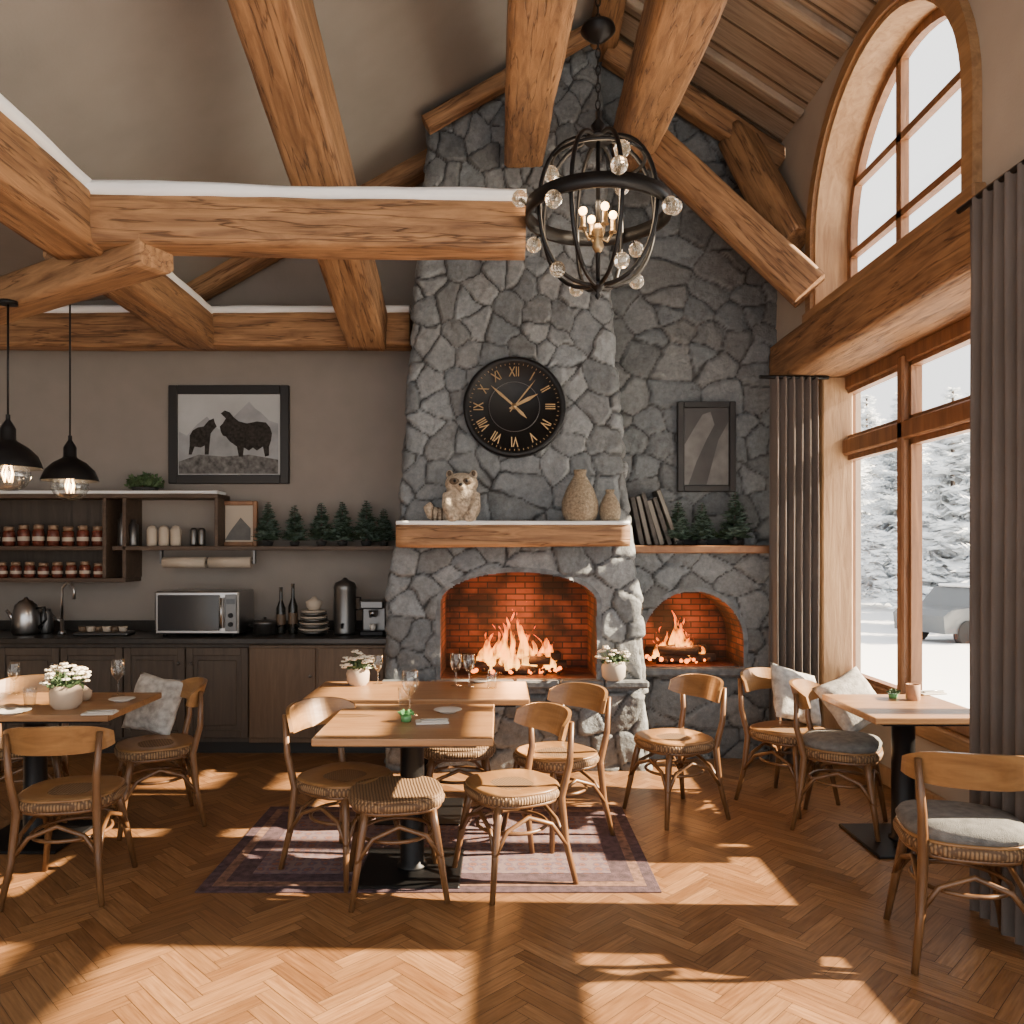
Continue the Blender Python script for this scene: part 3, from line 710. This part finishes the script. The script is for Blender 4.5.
# counter items
ZC=.915
def onc(px,Y=6.5): return ((px-CX)/F*Y,Y,ZC)
b=B('microwave_oven'); w_=.66; b.box((0,0,.19),(w_,.4,.34),'steel',.012); b.box((-.06,-.205,.19),(w_*.74,.02,.28),'ovenglass',.006)
b.box((.272,-.205,.19),(.09,.015,.29),'dsteel',.004); b.tube([(.205,-.235,.07),(.205,-.235,.31)],.010,'steel'); 
for z in (.10,.17): b.lathe([(.02,0),(.018,.015)],(0,0,0),'black',12,T=Matrix.Translation((.272,-.213,z))@Matrix.Rotation(math.pi/2,4,'X'))
b.box((.272,-.214,.28),(.07,.006,.04),'ovenglass')
for sx in (-.27,.27):
    for sy in (-.15,.15): b.lathe([(.018,0),(.018,.025)],(sx,sy,0),'black',8)
b.done(loc=onc(206,6.5))
b=B('kitchen_faucet')
b.lathe([(.03,0),(.03,.02),(.015,.03),(.015,.12)],(0,0,0),'steel',12)
b.tube([(0,0,.1),(0,0,.32),(.01,-.01,.38),(.05,-.02,.42),(.09,-.03,.41),(.12,-.04,.36),(.12,-.04,.29)],.011,'steel',10); b.tube([(0,0,.10),(-.07,0,.14)],.008,'steel'); b.done(loc=onc(62,6.5))
b=B('kettle')
b.lathe([(.09,0),(.105,.02),(.10,.15),(.08,.24),(.06,.255),(.05,.27),(.02,.28),(.015,.30)],(0,0,0),'steel',24); b.tube([(.08,0,.21),(.15,0,.22),(.16,0,.12),(.10,0,.05)],.011,'black'); b.tube([(-.09,0,.1),(-.13,0,.16),(-.16,0,.2)],[.02,.015,.01],'steel'); b.done(loc=onc(26,6.5))
b=B('cooking_pot'); b.lathe([(.08,0),(.095,.01),(.095,.09),(.10,.095),(.06,.115),(.01,.12),(.012,.14)],(0,0,0),'dsteel',24); b.tube([(.095,0,.07),(.13,0,.07)],.008,'black'); b.tube([(-.095,0,.07),(-.13,0,.07)],.008,'black'); b.done(loc=onc(265,6.5))
b=B('storage_jar'); b.lathe([(.05,0),(.055,.01),(.055,.15),(.04,.18),(.04,.2)],(0,0,0),'dsteel',18); b.done(loc=onc(46,6.6))
b=B('cutlery_tray'); b.b2((-.22,-.08,0),(.22,.08,.03),'dsteel',.01)
for i in range(6): b.lathe([(.03,.025),(.035,.07)],(-.17+i*.065,0,0),'label' if i%2 else 'cabb',10)
b.done(loc=onc(104,6.45))
for px,h in ((281,.38),(293,.41)):
    b=B('wine_bottle'); b.lathe([(.036,0),(.038,.01),(.038,h*.55),(.014,h*.72),(.013,h*.97),(.016,h)],(0,0,0),'darkglass',18); b.lathe([(.0386,h*.2),(.0386,h*.42)],(0,0,0),'cabb',18,caps=False); b.done(loc=onc(px,6.55))
b=B('bowl_stack')
for i in range(8): 
    z=.024*i; r=.13-.004*i; b.lathe([(r*.5,z),(r*.9,z+.02),(r,z+.032),(r*.9,z+.03)],(0,0,0),'label' if i%2 else 'dsteel',24)
b.lathe([(.03,.19),(.06,.23),(.065,.27),(.03,.29),(.01,.31)],(0,0,0),'label',20); b.done(loc=onc(314,6.45))
b=B('coffee_urn'); b.lathe([(.09,0),(.095,.02),(.09,.04),(.09,.36),(.095,.38),(.08,.42),(.03,.44),(.012,.46)],(0,0,0),'dsteel',24); b.tube([(0,-.09,.09),(0,-.13,.09),(0,-.13,.06)],.01,'black')
b.tube([(.09,0,.3),(.125,0,.3),(.125,0,.2),(.09,0,.2)],.008,'black'); b.done(loc=onc(345,6.5))
b=B('espresso_machine'); b.box((0,0,.02),(.19,.24,.04),'black',.008); b.box((0,.06,.15),(.19,.12,.24),'dsteel',.01); b.box((0,-.02,.25),(.19,.22,.07),'dsteel',.012); b.lathe([(.03,.15),(.035,.2)],(0,-.06,0),'steel',14); b.tube([(0,-.09,.17),(0,-.18,.16)],.011,'black'); b.lathe([(.02,.04),(.03,.09)],(0,-.06,0),'white',12); b.done(loc=onc(374,6.48))

# ---------------------------------------------------------------- mantel objects
ZM=1.79
rb=B('fig_body')
rb.sph((0,0,.12),.135,'wooltex',(1,.82,1.0)); rb.sph((0,-.01,.20),.105,'wooltex',(1.05,.85,1.0)); rb.sph((0,-.02,.275),.098,'wooltex',(1.2,.9,.80)); rb.sph((0,-.095,.252),.034,'wooltex',(1,1,.8))
for sx in (-1,1):
    rb.sph((sx*.085,-.005,.342),.030,'wooltex',(.9,.6,1.1)); rb.sph((sx*.06,-.08,.03),.045,'wooltex',(1,1.2,.7)); rb.tube([(sx*.095,-.04,.2),(sx*.10,-.09,.12),(sx*.065,-.11,.05)],[.038,.036,.03],'wooltex',10)
rb.tube([(-.05,.03,.06),(-.15,0,.05),(-.21,-.03,.07),(-.235,-.04,.11),(-.21,-.04,.14)],[.05,.052,.05,.035,.015],'wooltex',12)
fo=rb.done(loc=(-.27,5.64,ZM))
fo.name='raccoon_figurine'
md=fo.modifiers.new('r','REMESH'); md.mode='VOXEL'; md.voxel_size=.008; md.use_smooth_shade=True
b=B('face')
for sx in (-1,1):
    b.sph((sx*.046,-.100,.286),.030,'wooldark',(1.2,.5,.8)); b.sph((sx*.042,-.117,.288),.012,'black'); b.sph((sx*.085,-.024,.347),.018,'wooldark',(.8,.5,1.1))
b.sph((0,-.130,.262),.013,'black',(1.2,.7,.8))
for i in range(3):
    a=Vector((-.135-.032*i,.004-.012*i,.050+.005*i)); 
    b.tube([a-Vector((.007,0,0)),a+Vector((.007,0,0))],[.0575,.0565],'wooldark',14)
fb=b.done(parent=fo)
b=B('woven_vase'); b.lathe([(.07,0),(.11,.03),(.128,.09),(.125,.15),(.095,.24),(.055,.31),(.040,.34),(.045,.375),(.035,.37)],(0,0,0),'vase',36,rib=.02,ribn=18); b.done(loc=(.565,5.65,ZM))
b=B('woven_vase'); b.lathe([(.045,0),(.068,.03),(.075,.08),(.068,.13),(.045,.18),(.028,.21),(.032,.235)],(0,0,0),'vase',30,rib=.02,ribn=16); b.done(loc=(.775,5.64,ZM))
b=B('books'); x=0; rnd=random.Random(3)
for i in range(6):
    h=.40+rnd.uniform(-.04,.05); t=.03+rnd.uniform(0,.012); rot=Matrix.Rotation(-.2-.03*i,4,'Y')
    b.box((x,0,h*.49),(t,.2,h),'book',.003,rot=rot)
    if i%2: b.box((x,-.004,h*.49),(t*.7,.2,h*.96),'bookp',rot=rot)
    x+=t+.012
b.done(loc=(1.06,6.27,1.635))
# clock
ck=B('wall_clock'); R=.375
ck.lathe([(R,0),(R,.045),(R*.97,.055),(R*.90,.055),(R*.88,.035),(0.001,.035)],(0,0,0),'black',64)
ck.lathe([(R*.50,.036),(R*.50,.041),(R*.49,.041),(R*.49,.036)],(0,0,0),'dsteel',48,caps=False)
ck.lathe([(.02,.036),(.02,.055),(.001,.06)],(0,0,0),'brass',20)
def hand(a,L,w_):
    d=Vector((math.sin(a),math.cos(a),0)); s_=Vector((d.y,-d.x,0)); z=Vector((0,0,.052))
    ck.add([z-d*L*.2-s_*w_*.5,z-d*L*.2+s_*w_*.5,z+d*L*.6+s_*w_,z+d*L,z+d*L*.6-s_*w_],[(0,1,2,3,4)],'brass')
hand(math.radians(-48),.235,.010); hand(math.radians(62),.20,.014); hand(math.radians(38),.26,.006); hand(math.radians(135),.13,.012)
for i in range(60):
    a=2*math.pi*i/60; ck.box((math.sin(a)*R*.86,math.cos(a)*R*.86,.037),(.004,.012,.004),'brass',rot=Matrix.Rotation(-a,4,'Z'))
cy_=CYf(2.65)-.045
cko=ck.done(loc=(.105,cy_,2.645),rot=(math.radians(90-5.7),0,0))
for i,t in enumerate(['XII','I','II','III','IV','V','VI','VII','VIII','IX','X','XI']):
    cu=bpy.data.curves.new('numeral','FONT'); cu.body=t; cu.size=.105; cu.extrude=.002; cu.align_x='CENTER'; cu.align_y='CENTER'; cu.materials.append(M['brass']); cu.offset=.0006
    o=link(bpy.data.objects.new('numeral_%d'%i,cu)); a=2*math.pi*i/12; o.parent=cko; o.location=(math.sin(a)*R*.69,math.cos(a)*R*.69,.042); o.rotation_euler=(0,0,-a); o.scale=(.62,1,1)

# ---------------------------------------------------------------- chairs
def chair_mesh(name,back=True,cush=False):
    b=B(name); zs=.43
    for sx in (-1,1):
        b.tube([(sx*.150,.145,zs),(sx*.165,.165,zs-.10),(sx*.185,.185,.2),(sx*.215,.215,0)],[.020,.019,.017,.013],'chair',10)
        if back: b.tube([(sx*.215,-.235,0),(sx*.185,-.195,.2),(sx*.172,-.175,.42),(sx*.185,-.215,.58),(sx*.20,-.215,.78)],[.013,.017,.020,.017,.013],'chair',10)
        else: b.tube([(sx*.150,-.145,zs),(sx*.165,-.165,zs-.10),(sx*.185,-.185,.2),(sx*.215,-.215,0)],[.020,.019,.017,.013],'chair',10)
        b.tube([(sx*.192,.19,.20),(sx*.175,.12,.30),(sx*.165,.0,.345),(sx*.175,-.12,.30),(sx*.192,-.19,.20)],.011,'chair',8)
    for sy in (-1,1):
        b.tube([(-.192,sy*.192,.20),(-.12,sy*.178,.30),(0,sy*.17,.345),(.12,sy*.178,.30),(.192,sy*.192,.20)],.011,'chair',8)
    b.tube([(.17*math.cos(t),.17*math.sin(t),.275) for t in [2*math.pi*i/24 for i in range(24)]],.009,'chair',8,closed=True)
    def se(r,z,n=32,e=.75):
        return [(math.copysign(abs(math.cos(2*math.pi*i/n))**e,math.cos(2*math.pi*i/n))*r,math.copysign(abs(math.sin(2*math.pi*i/n))**e,math.sin(2*math.pi*i/n))*r*.98,z) for i in range(n)]
    def stack(L,mat):
        vs=[];n=32
        for r,z in L: vs+=se(r,z)
        fs=[(i*n+j,i*n+(j+1)%n,(i+1)*n+(j+1)%n,(i+1)*n+j) for i in range(len(L)-1) for j in range(n)]
        fs.append(tuple(range(n))[::-1]); fs.append(tuple((len(L)-1)*n+j for j in range(n)))
        b.add(vs,fs,mat,True)
    stack([(.19,zs-.03),(.21,zs-.025),(.215,zs-.01)],'chair')
    stack([(.214,zs-.012),(.224,zs+.0),(.226,zs+.018),(.216,zs+.036)],'weave')
    stack([(.218,zs+.034),(.214,zs+.042),(.20,zs+.045),(.10,zs+.036),(.01,zs+.032)],'weave' if not back else 'chairback')
    if cush: stack([(.19,zs+.035),(.212,zs+.045),(.218,zs+.065),(.205,zs+.085),(.15,zs+.098),(.01,zs+.102)],'cushion')
    if back:
        n=22; vs=[]
        for i in range(n+1):
            t=-1+2*i/n; a=t*1.18; Rr=.255
            x=Rr*math.sin(a)*.98; y=-.255+ (1-math.cos(a))*Rr*.72
            hh=.068*(1-abs(t)**3.5*.55); zc=.752-.012*t*t
            tilt=.018
            d=Vector((math.sin(a),-math.cos(a),0))
            for (o_,zz_) in ((-.009,-hh),(.009,-hh*1.0),(.009,hh),(-.009,hh)):
                vs.append(Vector((x,y-tilt*(zz_/.06),zc+zz_))+d*o_)
        fs=[]
        for i in range(n):
            for j in range(4): fs.append((i*4+j,i*4+(j+1)%4,(i+1)*4+(j+1)%4,(i+1)*4+j))
        fs+=[(0,1,2,3),(n*4,n*4+1,n*4+2,n*4+3)]
        b.add(vs,fs,'chairback',False)
    return b
def yaw(fx,fy): return math.atan2(-fx,fy)
base=chair_mesh('dining_chair').done(loc=(-2.03,3.80,0),rz=yaw(-.12,1))
def ch(px,py,f,zs=.46,src=base,name='dining_chair',dx=0):
    Y=(CH-zs)*F/(py-CY); X=(px-CX)/F*Y+dx; return inst(src,(X,Y,0),yaw(*f),name=name)
ch(156,744,(-.85,-.5)); ch(345,776,(.85,-.55)); ch(512,784,(-.88,-.45)); ch(556,753,(-.8,-.6)); ch(674,738,(-.9,-.42)); ch(28,742,(.4,-.9))
ch(788,730,(.6,-.8))
cc=chair_mesh('dining_chair',cush=True).done(loc=(1.98,4.64,0),rz=yaw(.85,-.5))
o=inst(cc,(1.84,3.20,0),yaw(.25,1),1.04)
st=chair_mesh('rattan_stool',back=False).done(loc=(-.49,3.79,0),rz=.2)
inst(st,(-.25,4.72,0),.1)

# tables
def table(name,x0,x1,y0,y1,base=(.5,.5)):
    xc,yc=(x0+x1)/2,(y0+y1)/2; b=B(name)
    b.b2((x0-xc,y0-yc,.715),(x1-xc,y1-yc,.75),'oak',.006,2)
    b.b2((x0-xc+.08,y0-yc+.08,.69),(x1-xc-.08,y1-yc-.08,.715),'black')
    b.lathe([(.075,.015),(.075,.03),(.06,.04),(.06,.66),(.09,.69)],(0,0,0),'black',20)
    b.b2((-base[0]/2,-base[1]/2,0),(base[0]/2,base[1]/2,.018),'black',.006)
    return b.done(loc=(xc,yc,0))
table('dining_table',-.85,-.03,3.60,4.42)
table('dining_table',-1.13,.17,4.55,5.18)
table('dining_table',-3.15,-2.02,4.12,4.78)
table('dining_table',1.90,2.52,4.05,4.72)
b=B('area_rug'); b.b2((-1.09,-.62,0),(1.09,.62,.006),'rugb',.002); b.b2((-1.03,-.56,.005),(1.03,.56,.008),'rugc'); b.b2((-.98,-.51,.006),(.98,.51,.0095),'rugb'); b.b2((-.88,-.42,.007),(.88,.42,.011),'rug')
b.done(loc=(-.335,4.35,.001))

# tabletop
ZT=.75
def wine(x,y,drink=None,s=1,z=ZT):
    b=B('wine_glass')
    b.lathe([(.034,0),(.034,.003),(.006,.007),(.004,.02),(.004,.085),(.012,.095),(.032,.12),(.038,.15),(.034,.20),(.0335,.202)],(0,0,0),'glass',24,caps=False)
    if drink: b.lathe([(.001,.102),(.028,.122),(.033,.14),(.001,.14)],(0,0,0),drink,20,caps=False)
    o=b.done(loc=(x,y,z)); o.scale=(s,s,s)
def tumbler(x,y,z=ZT):
    b=B('water_glass'); b.lathe([(.001,.002),(.028,.002),(.034,.10),(.0335,.101)],(0,0,0),'glass',24,caps=False); b.done(loc=(x,y,z))
def onT(px,py): Y=(CH-ZT)*F/(py-CY); return ((px-CX)/F*Y,Y)
wine(*onT(410,716),None,1.15); b=B('herb_cup'); b.lathe([(.025,0),(.028,.03)],(0,0,0),'green',14); bush(b,(0,0,.03),.03,'green',50,2,.025); b.done(loc=(onT(408,718)[0],onT(408,718)[1]-.08,ZT))
wine(*onT(456,686)); wine(*onT(469,687)); wine(*onT(118,696),None,1.05); wine(*onT(378,684),None,.9); tumbler(*onT(404,706)); tumbler(*onT(30,706)); tumbler(*onT(492,688)); wine(*onT(14,694),None,.9)
def plate(px,py,r=.10,z=ZT,name='side_plate'):
    x,y=onT(px,py); b=B(name); b.lathe([(r*.55,0),(r*.6,.004),(r,.014),(r*.97,.016),(r*.6,.008),(.001,.007)],(0,0,0),'white',28,caps=False); b.done(loc=(x,y,z))
plate(12,713,.09); plate(448,712,.075); plate(122,701,.07); plate(480,682,.07)
def napkin(px,py,rz=0):
    x,y=onT(px,py); b=B('folded_napkin'); b.box((0,0,.006),(.16,.09,.010),'whitecloth',.003); b.box((.01,0,.014),(.13,.06,.006),'whitecloth',.002); b.tube([(-.06,-.01,.02),(.08,-.015,.02)],.003,'steel',6); b.done(loc=(x,y,ZT),rz=rz)
napkin(432,723,.15); napkin(100,714,.1); napkin(930,694,.2)
def flowers(name,loc,s,rndseed,pot='pot'):
    b=B(name); b.lathe([(.045*s,0),(.062*s,.02*s),(.066*s,.07*s),(.055*s,.10*s),(.05*s,.10*s),(.055*s,.06*s),(.001,.05*s)],(0,0,0),pot,22,caps=False)
    rnd=random.Random(rndseed)
    bush(b,(0,0,.09*s),.075*s,'herb',120,rndseed,.03*s)
    for i in range(46):
        v=Vector((rnd.uniform(-1,1),rnd.uniform(-1,1),rnd.uniform(.0,1))).normalized()*.085*s*rnd.uniform(.8,1.15); c=Vector((0,0,.10*s))+v
        b.tube([(0,0,.07*s),c],.002*s,'herb',4)
        for k in range(5):
            a=2*math.pi*k/5+i; b.sph(c+Vector((math.cos(a),math.sin(a),.2))*.010*s,.0085*s,'petal',(1,1,.6),n=4)
        b.sph(c+Vector((0,0,.006*s)),.005*s,'lid',n=4)
    return b.done(loc=loc)
x,y=onT(66,708); flowers('potted_flowers',(x,y,ZT),1.25,1); x,y=onT(84,700); b=B('sugar_bowl'); b.lathe([(.025,0),(.04,.02),(.042,.05),(.02,.07),(.01,.08)],(0,0,0),'pot',16); b.done(loc=(x,y,ZT))
x,y=onT(358,685); flowers('potted_flowers',(x,y,ZT),1.1,2)
flowers('flower_vase',(.82,5.775,.662),1.35,5,'label')
x,y=onT(913,700); b=B('candle_cup'); b.lathe([(.035,0),(.038,.01),(.038,.09),(.034,.09),(.034,.07),(.001,.07)],(0,0,0),'rattan',20,caps=False); b.done(loc=(x,y,ZT))
x,y=onT(893,698); b=B('herb_cup'); b.lathe([(.022,0),(.026,.025)],(0,0,0),'green',14); bush(b,(0,0,.025),.03,'herb',60,8,.025); b.done(loc=(x,y,ZT))

# pillows
def pillow(name,loc,w_,rot,mat='pillow'):
    n=16; b=B(name)
    for sgn in (1,-1):
        vs=[];fs=[]
        for i in range(n+1):
            for j in range(n+1):
                u=-1+2*i/n; v=-1+2*j/n; k=(1-u**4)*(1-v**4); pin=1-.10*(1-abs(u))*abs(v)**3-.10*(1-abs(v))*abs(u)**3
                vs.append((u*w_/2*pin,sgn*(.065*k**.6)+.006*noise.noise(Vector((u*3,v*3,1))),v*w_/2*pin))
        for i in range(n):
            for j in range(n): a=i*(n+1)+j; fs.append((a,a+1,a+n+2,a+n+1))
        b.add(vs,fs,mat,True)
    bmesh.ops.remove_doubles(b.bm,verts=b.bm.verts[:],dist=.0005)
    return b.done(loc=loc,rot=rot)
pillow('throw_pillow',(-2.15,4.98,.64),.36,(-.35,.12,-.3))
pillow('throw_pillow',(1.93,5.22,.65),.38,(-.5,.3,.35))
pillow('throw_pillow',(2.14,4.86,.68),.35,(-.6,-.35,.3))

# ---------------------------------------------------------------- curtains
def curtain(name,path,z0,z1,amp,folds,rod=True):
    (xa,ya),(xb_,yb_)=path; d=Vector((xb_-xa,yb_-ya,0)); L=d.length; d.normalize(); nrm=Vector((-d.y,d.x,0)); b=B(name); n=folds*10; R=14; vs=[];fs=[]
    for j in range(R+1):
        t=j/R; z=z0+(z1-z0)*t
        for i in range(n+1):
            s_=i/n; a=amp*(1.0-.25*t)*math.sin(2*math.pi*folds*s_+.5*math.sin(t*3+i*.05))+amp*.3*noise.noise(Vector((s_*7,t*2,3)))
            p=Vector((xa,ya,z))+d*(L*s_)+nrm*a; vs.append(p)
    for j in range(R):
        for i in range(n): a=j*(n+1)+i; fs.append((a,a+1,a+n+2,a+n+1))
    b.add(vs,fs,'curtain',True)
    if rod: b.tube([Vector((xa,ya,z1))-d*.08,Vector((xa,ya,z1))+d*(L+.08)],.014,'black',10)
    return b.done()
curtain('window_curtain',((2.0,5.92),(2.36,5.94)),.015,2.88,.045,6)
curtain('window_curtain',((2.10,3.58),(2.10,3.12)),.015,3.15,.032,6)

# ---------------------------------------------------------------- pendants & chandelier
def pendant(px,pyb,Y,ztop,s):
    p=P(px,pyb,Y); b=B('pendant_lamp')
    b.lathe([(.175*s,0),(.17*s,.02*s),(.15*s,.07*s),(.10*s,.12*s),(.05*s,.15*s),(.04*s,.16*s),(.04*s,.22*s),(.03*s,.24*s),(.012*s,.27*s),(.012*s,.30*s)],(0,0,0),'black',32,caps=False)
    b.lathe([(.172*s,.001),(.166*s,.02*s),(.146*s,.068*s),(.097*s,.117*s),(.03*s,.15*s)],(0,0,0),'dsteel',32,caps=False)
    b.tube([(0,0,.28*s),(0,0,ztop-p.z)],.006,'black',6); b.lathe([(.05,ztop-p.z-.02),(.05,ztop-p.z)],(0,0,0),'black',16)
    b.lathe([(.001,-.13*s),(.05*s,-.125*s),(.09*s,-.10*s),(.115*s,-.05*s),(.11*s,.0*s),(.06*s,.07*s),(.03*s,.12*s)],(0,0,0),'glass',28,caps=False)
    for k in range(5):
        a=2*math.pi*k/5; b.tube([(.012*math.cos(a),.012*math.sin(a),.03),(.03*math.cos(a),.03*math.sin(a),-.03),(.02*math.cos(a+.5),.02*math.sin(a+.5),-.08)],.004,'bulb',5)
    b.lathe([(.02*s,.03*s),(.02*s,.14*s)],(0,0,0),'brass',12)
    o=b.done(loc=p); plight('bulb_light',(0,0,-.03),6,(1,.62,.33),.03,o); return o
pendant(8,468,4.5,3.0,1.0); pendant(70,481,5.3,3.80,1.0)
c=P(598,212,3.9); b=B('chandelier'); Rr=.335
b.lathe([(Rr+.012,-.034),(Rr+.02,-.034),(Rr+.02,.034),(Rr+.012,.034),(Rr,.034),(Rr,-.034),(Rr+.012,-.034)],(0,0,0),'black',64,caps=False)
def circ(R_,z,n=48): return [(R_*math.cos(2*math.pi*i/n),R_*math.sin(2*math.pi*i/n),z) for i in range(n)]
for k in range(4):
    a=math.pi*k/4+.25; pts=[]
    for i in range(40):
        t=2*math.pi*i/40
        sn_=math.sin(t); xr=math.copysign(abs(sn_)**.75,sn_)*.30
        pts.append((xr*math.cos(a),xr*math.sin(a),.36*math.cos(t)))
    b.tube(pts,.011,'black',8,closed=True)
b.tube(circ(.225,.245),.009,'black',8,closed=True)
b.lathe([(.001,-.43),(.016,-.41),(.008,-.395),(.03,-.37),(.05,-.355),(.001,-.34)],(0,0,0),'black',16)
b.lathe([(.001,.34),(.07,.345),(.06,.37),(.02,.385),(.035,.42),(.012,.45),(.012,.49)],(0,0,0),'black',16)
zt=ceilz(c.x)-c.z
z=.48
while z<zt-.02:
    k=int(z/.042); T=Matrix.Translation((0,0,z))@Matrix.Rotation(math.pi/2*(k%2),4,'Z')
    b.tube([(.011*math.cos(t),0,.026*math.sin(t)) for t in [2*math.pi*i/10 for i in range(10)]],.0035,'black',5,closed=True,T=T); z+=.042
cz=4.13-c.z; b.lathe([(.01,cz-.06),(.05,cz-.035),(.085,cz),(.08,cz+.02),(.015,cz+.035)],(0,0,0),'black',24)
for i in range(8):
    a=2*math.pi*i/8+.12; e=(math.cos(a)*(Rr+.05),math.sin(a)*(Rr+.05),(-.07 if i%2 else .045)); b.tube([(math.cos(a)*Rr,math.sin(a)*Rr,0),e],.006,'black',6); b.sph(e,.040,'crystal',n=6,smooth=False)
for i in range(3):
    a=2*math.pi*i/3+.9; x_,y_=math.cos(a)*.23,math.sin(a)*.23; b.sph((x_,y_,.20),.040,'crystal',n=6,smooth=False)
for i in range(4):
    a=2*math.pi*i/4+.4; x_,y_=math.cos(a)*.22,math.sin(a)*.22; b.sph((x_,y_,-.31),.038,'crystal',n=6,smooth=False)
b.tube([(0,0,-.34),(0,0,.34)],.011,'black',8); b.lathe([(.012,-.2),(.03,-.17),(.018,-.13),(.035,-.10),(.014,-.06)],(0,0,0),'brass',14)
for i in range(4):
    a=2*math.pi*i/4+.3; x_,y_=math.cos(a)*.08,math.sin(a)*.08
    b.tube([(0,0,-.12),(x_*.6,y_*.6,-.14),(x_,y_,-.09)],.006,'brass',6); b.lathe([(.022,-.09),(.014,-.08),(.012,-.07),(.012,-.03)],(x_,y_,0),'brass',10); b.sph((x_,y_,-.005),.020,'bulb',n=8)
o=b.done(loc=c); plight('chandelier_light',(0,0,.06),18,(1,.72,.45),.1,o)

# ---------------------------------------------------------------- outside
b=B('snowy_ground'); n=36; vs=[];fs=[]
for i in range(n+1):
    for j in range(n+1):
        x=XB+.15+ (i/n)**1.6*90; y=-30+j/n*150; vs.append((x,y,-.25-.65*min(1,(x-2.8)/6)+.25*noise.noise(Vector((x*.12,y*.12,0)))*min(1,(x-2.8)/5)))
for i in range(n):
    for j in range(n): a=i*(n+1)+j; fs.append((a,a+1,a+n+2,a+n+1))
b.add(vs,fs,'snow',True); b.done()
tr=conifer('frosted_tree',8,2.1,34,22,('outfrost','outfrost'),8,trunk=.13,pot=False,fat=.2).done(loc=(15.0,26.5,-.9))
for X,Y,s_ in ((19.5,31,1.1),(17.6,35,1.2),(19,44,1.25),(24,40,1.4),(25,44,1.2),(22,48,1.5),(30,50,1.5),(18,22,1.2),(22,26,1.3)):
    inst(tr,(X,Y,-.95),X*3,s_)
b=B('parked_car')
prof=[(-2.1,.35),(-2.15,.8),(-1.9,.95),(-1.2,1.02),(-.7,1.5),(.9,1.52),(1.6,1.05),(2.1,.95),(2.15,.4)]
vs=[(x,-.85,z) for x,z in prof]+[(x,.85,z) for x,z in prof]; n=len(prof)
b.add(vs,[(i,(i+1)%n,n+(i+1)%n,n+i) for i in range(n)]+[tuple(range(n)),tuple(range(n,2*n))],'carp')
b.poly([(-1.05,-.86,1.03),(-.65,-.86,1.42),(.82,-.86,1.44),(1.4,-.86,1.06)],'ovenglass'); b.poly([(-1.05,.86,1.03),(-.65,.86,1.42),(.82,.86,1.44),(1.4,.86,1.06)],'ovenglass')
for x in (-1.35,1.35):
    for y in (-.8,.8): b.tube([(x,y-.1,.34),(x,y+.1,.34)],.34,'tyre',20)
b.box((0,0,1.55),(1.5,1.4,.08),'snow',.03); b.done(loc=(13.2,22.0,-.92),rz=.3)
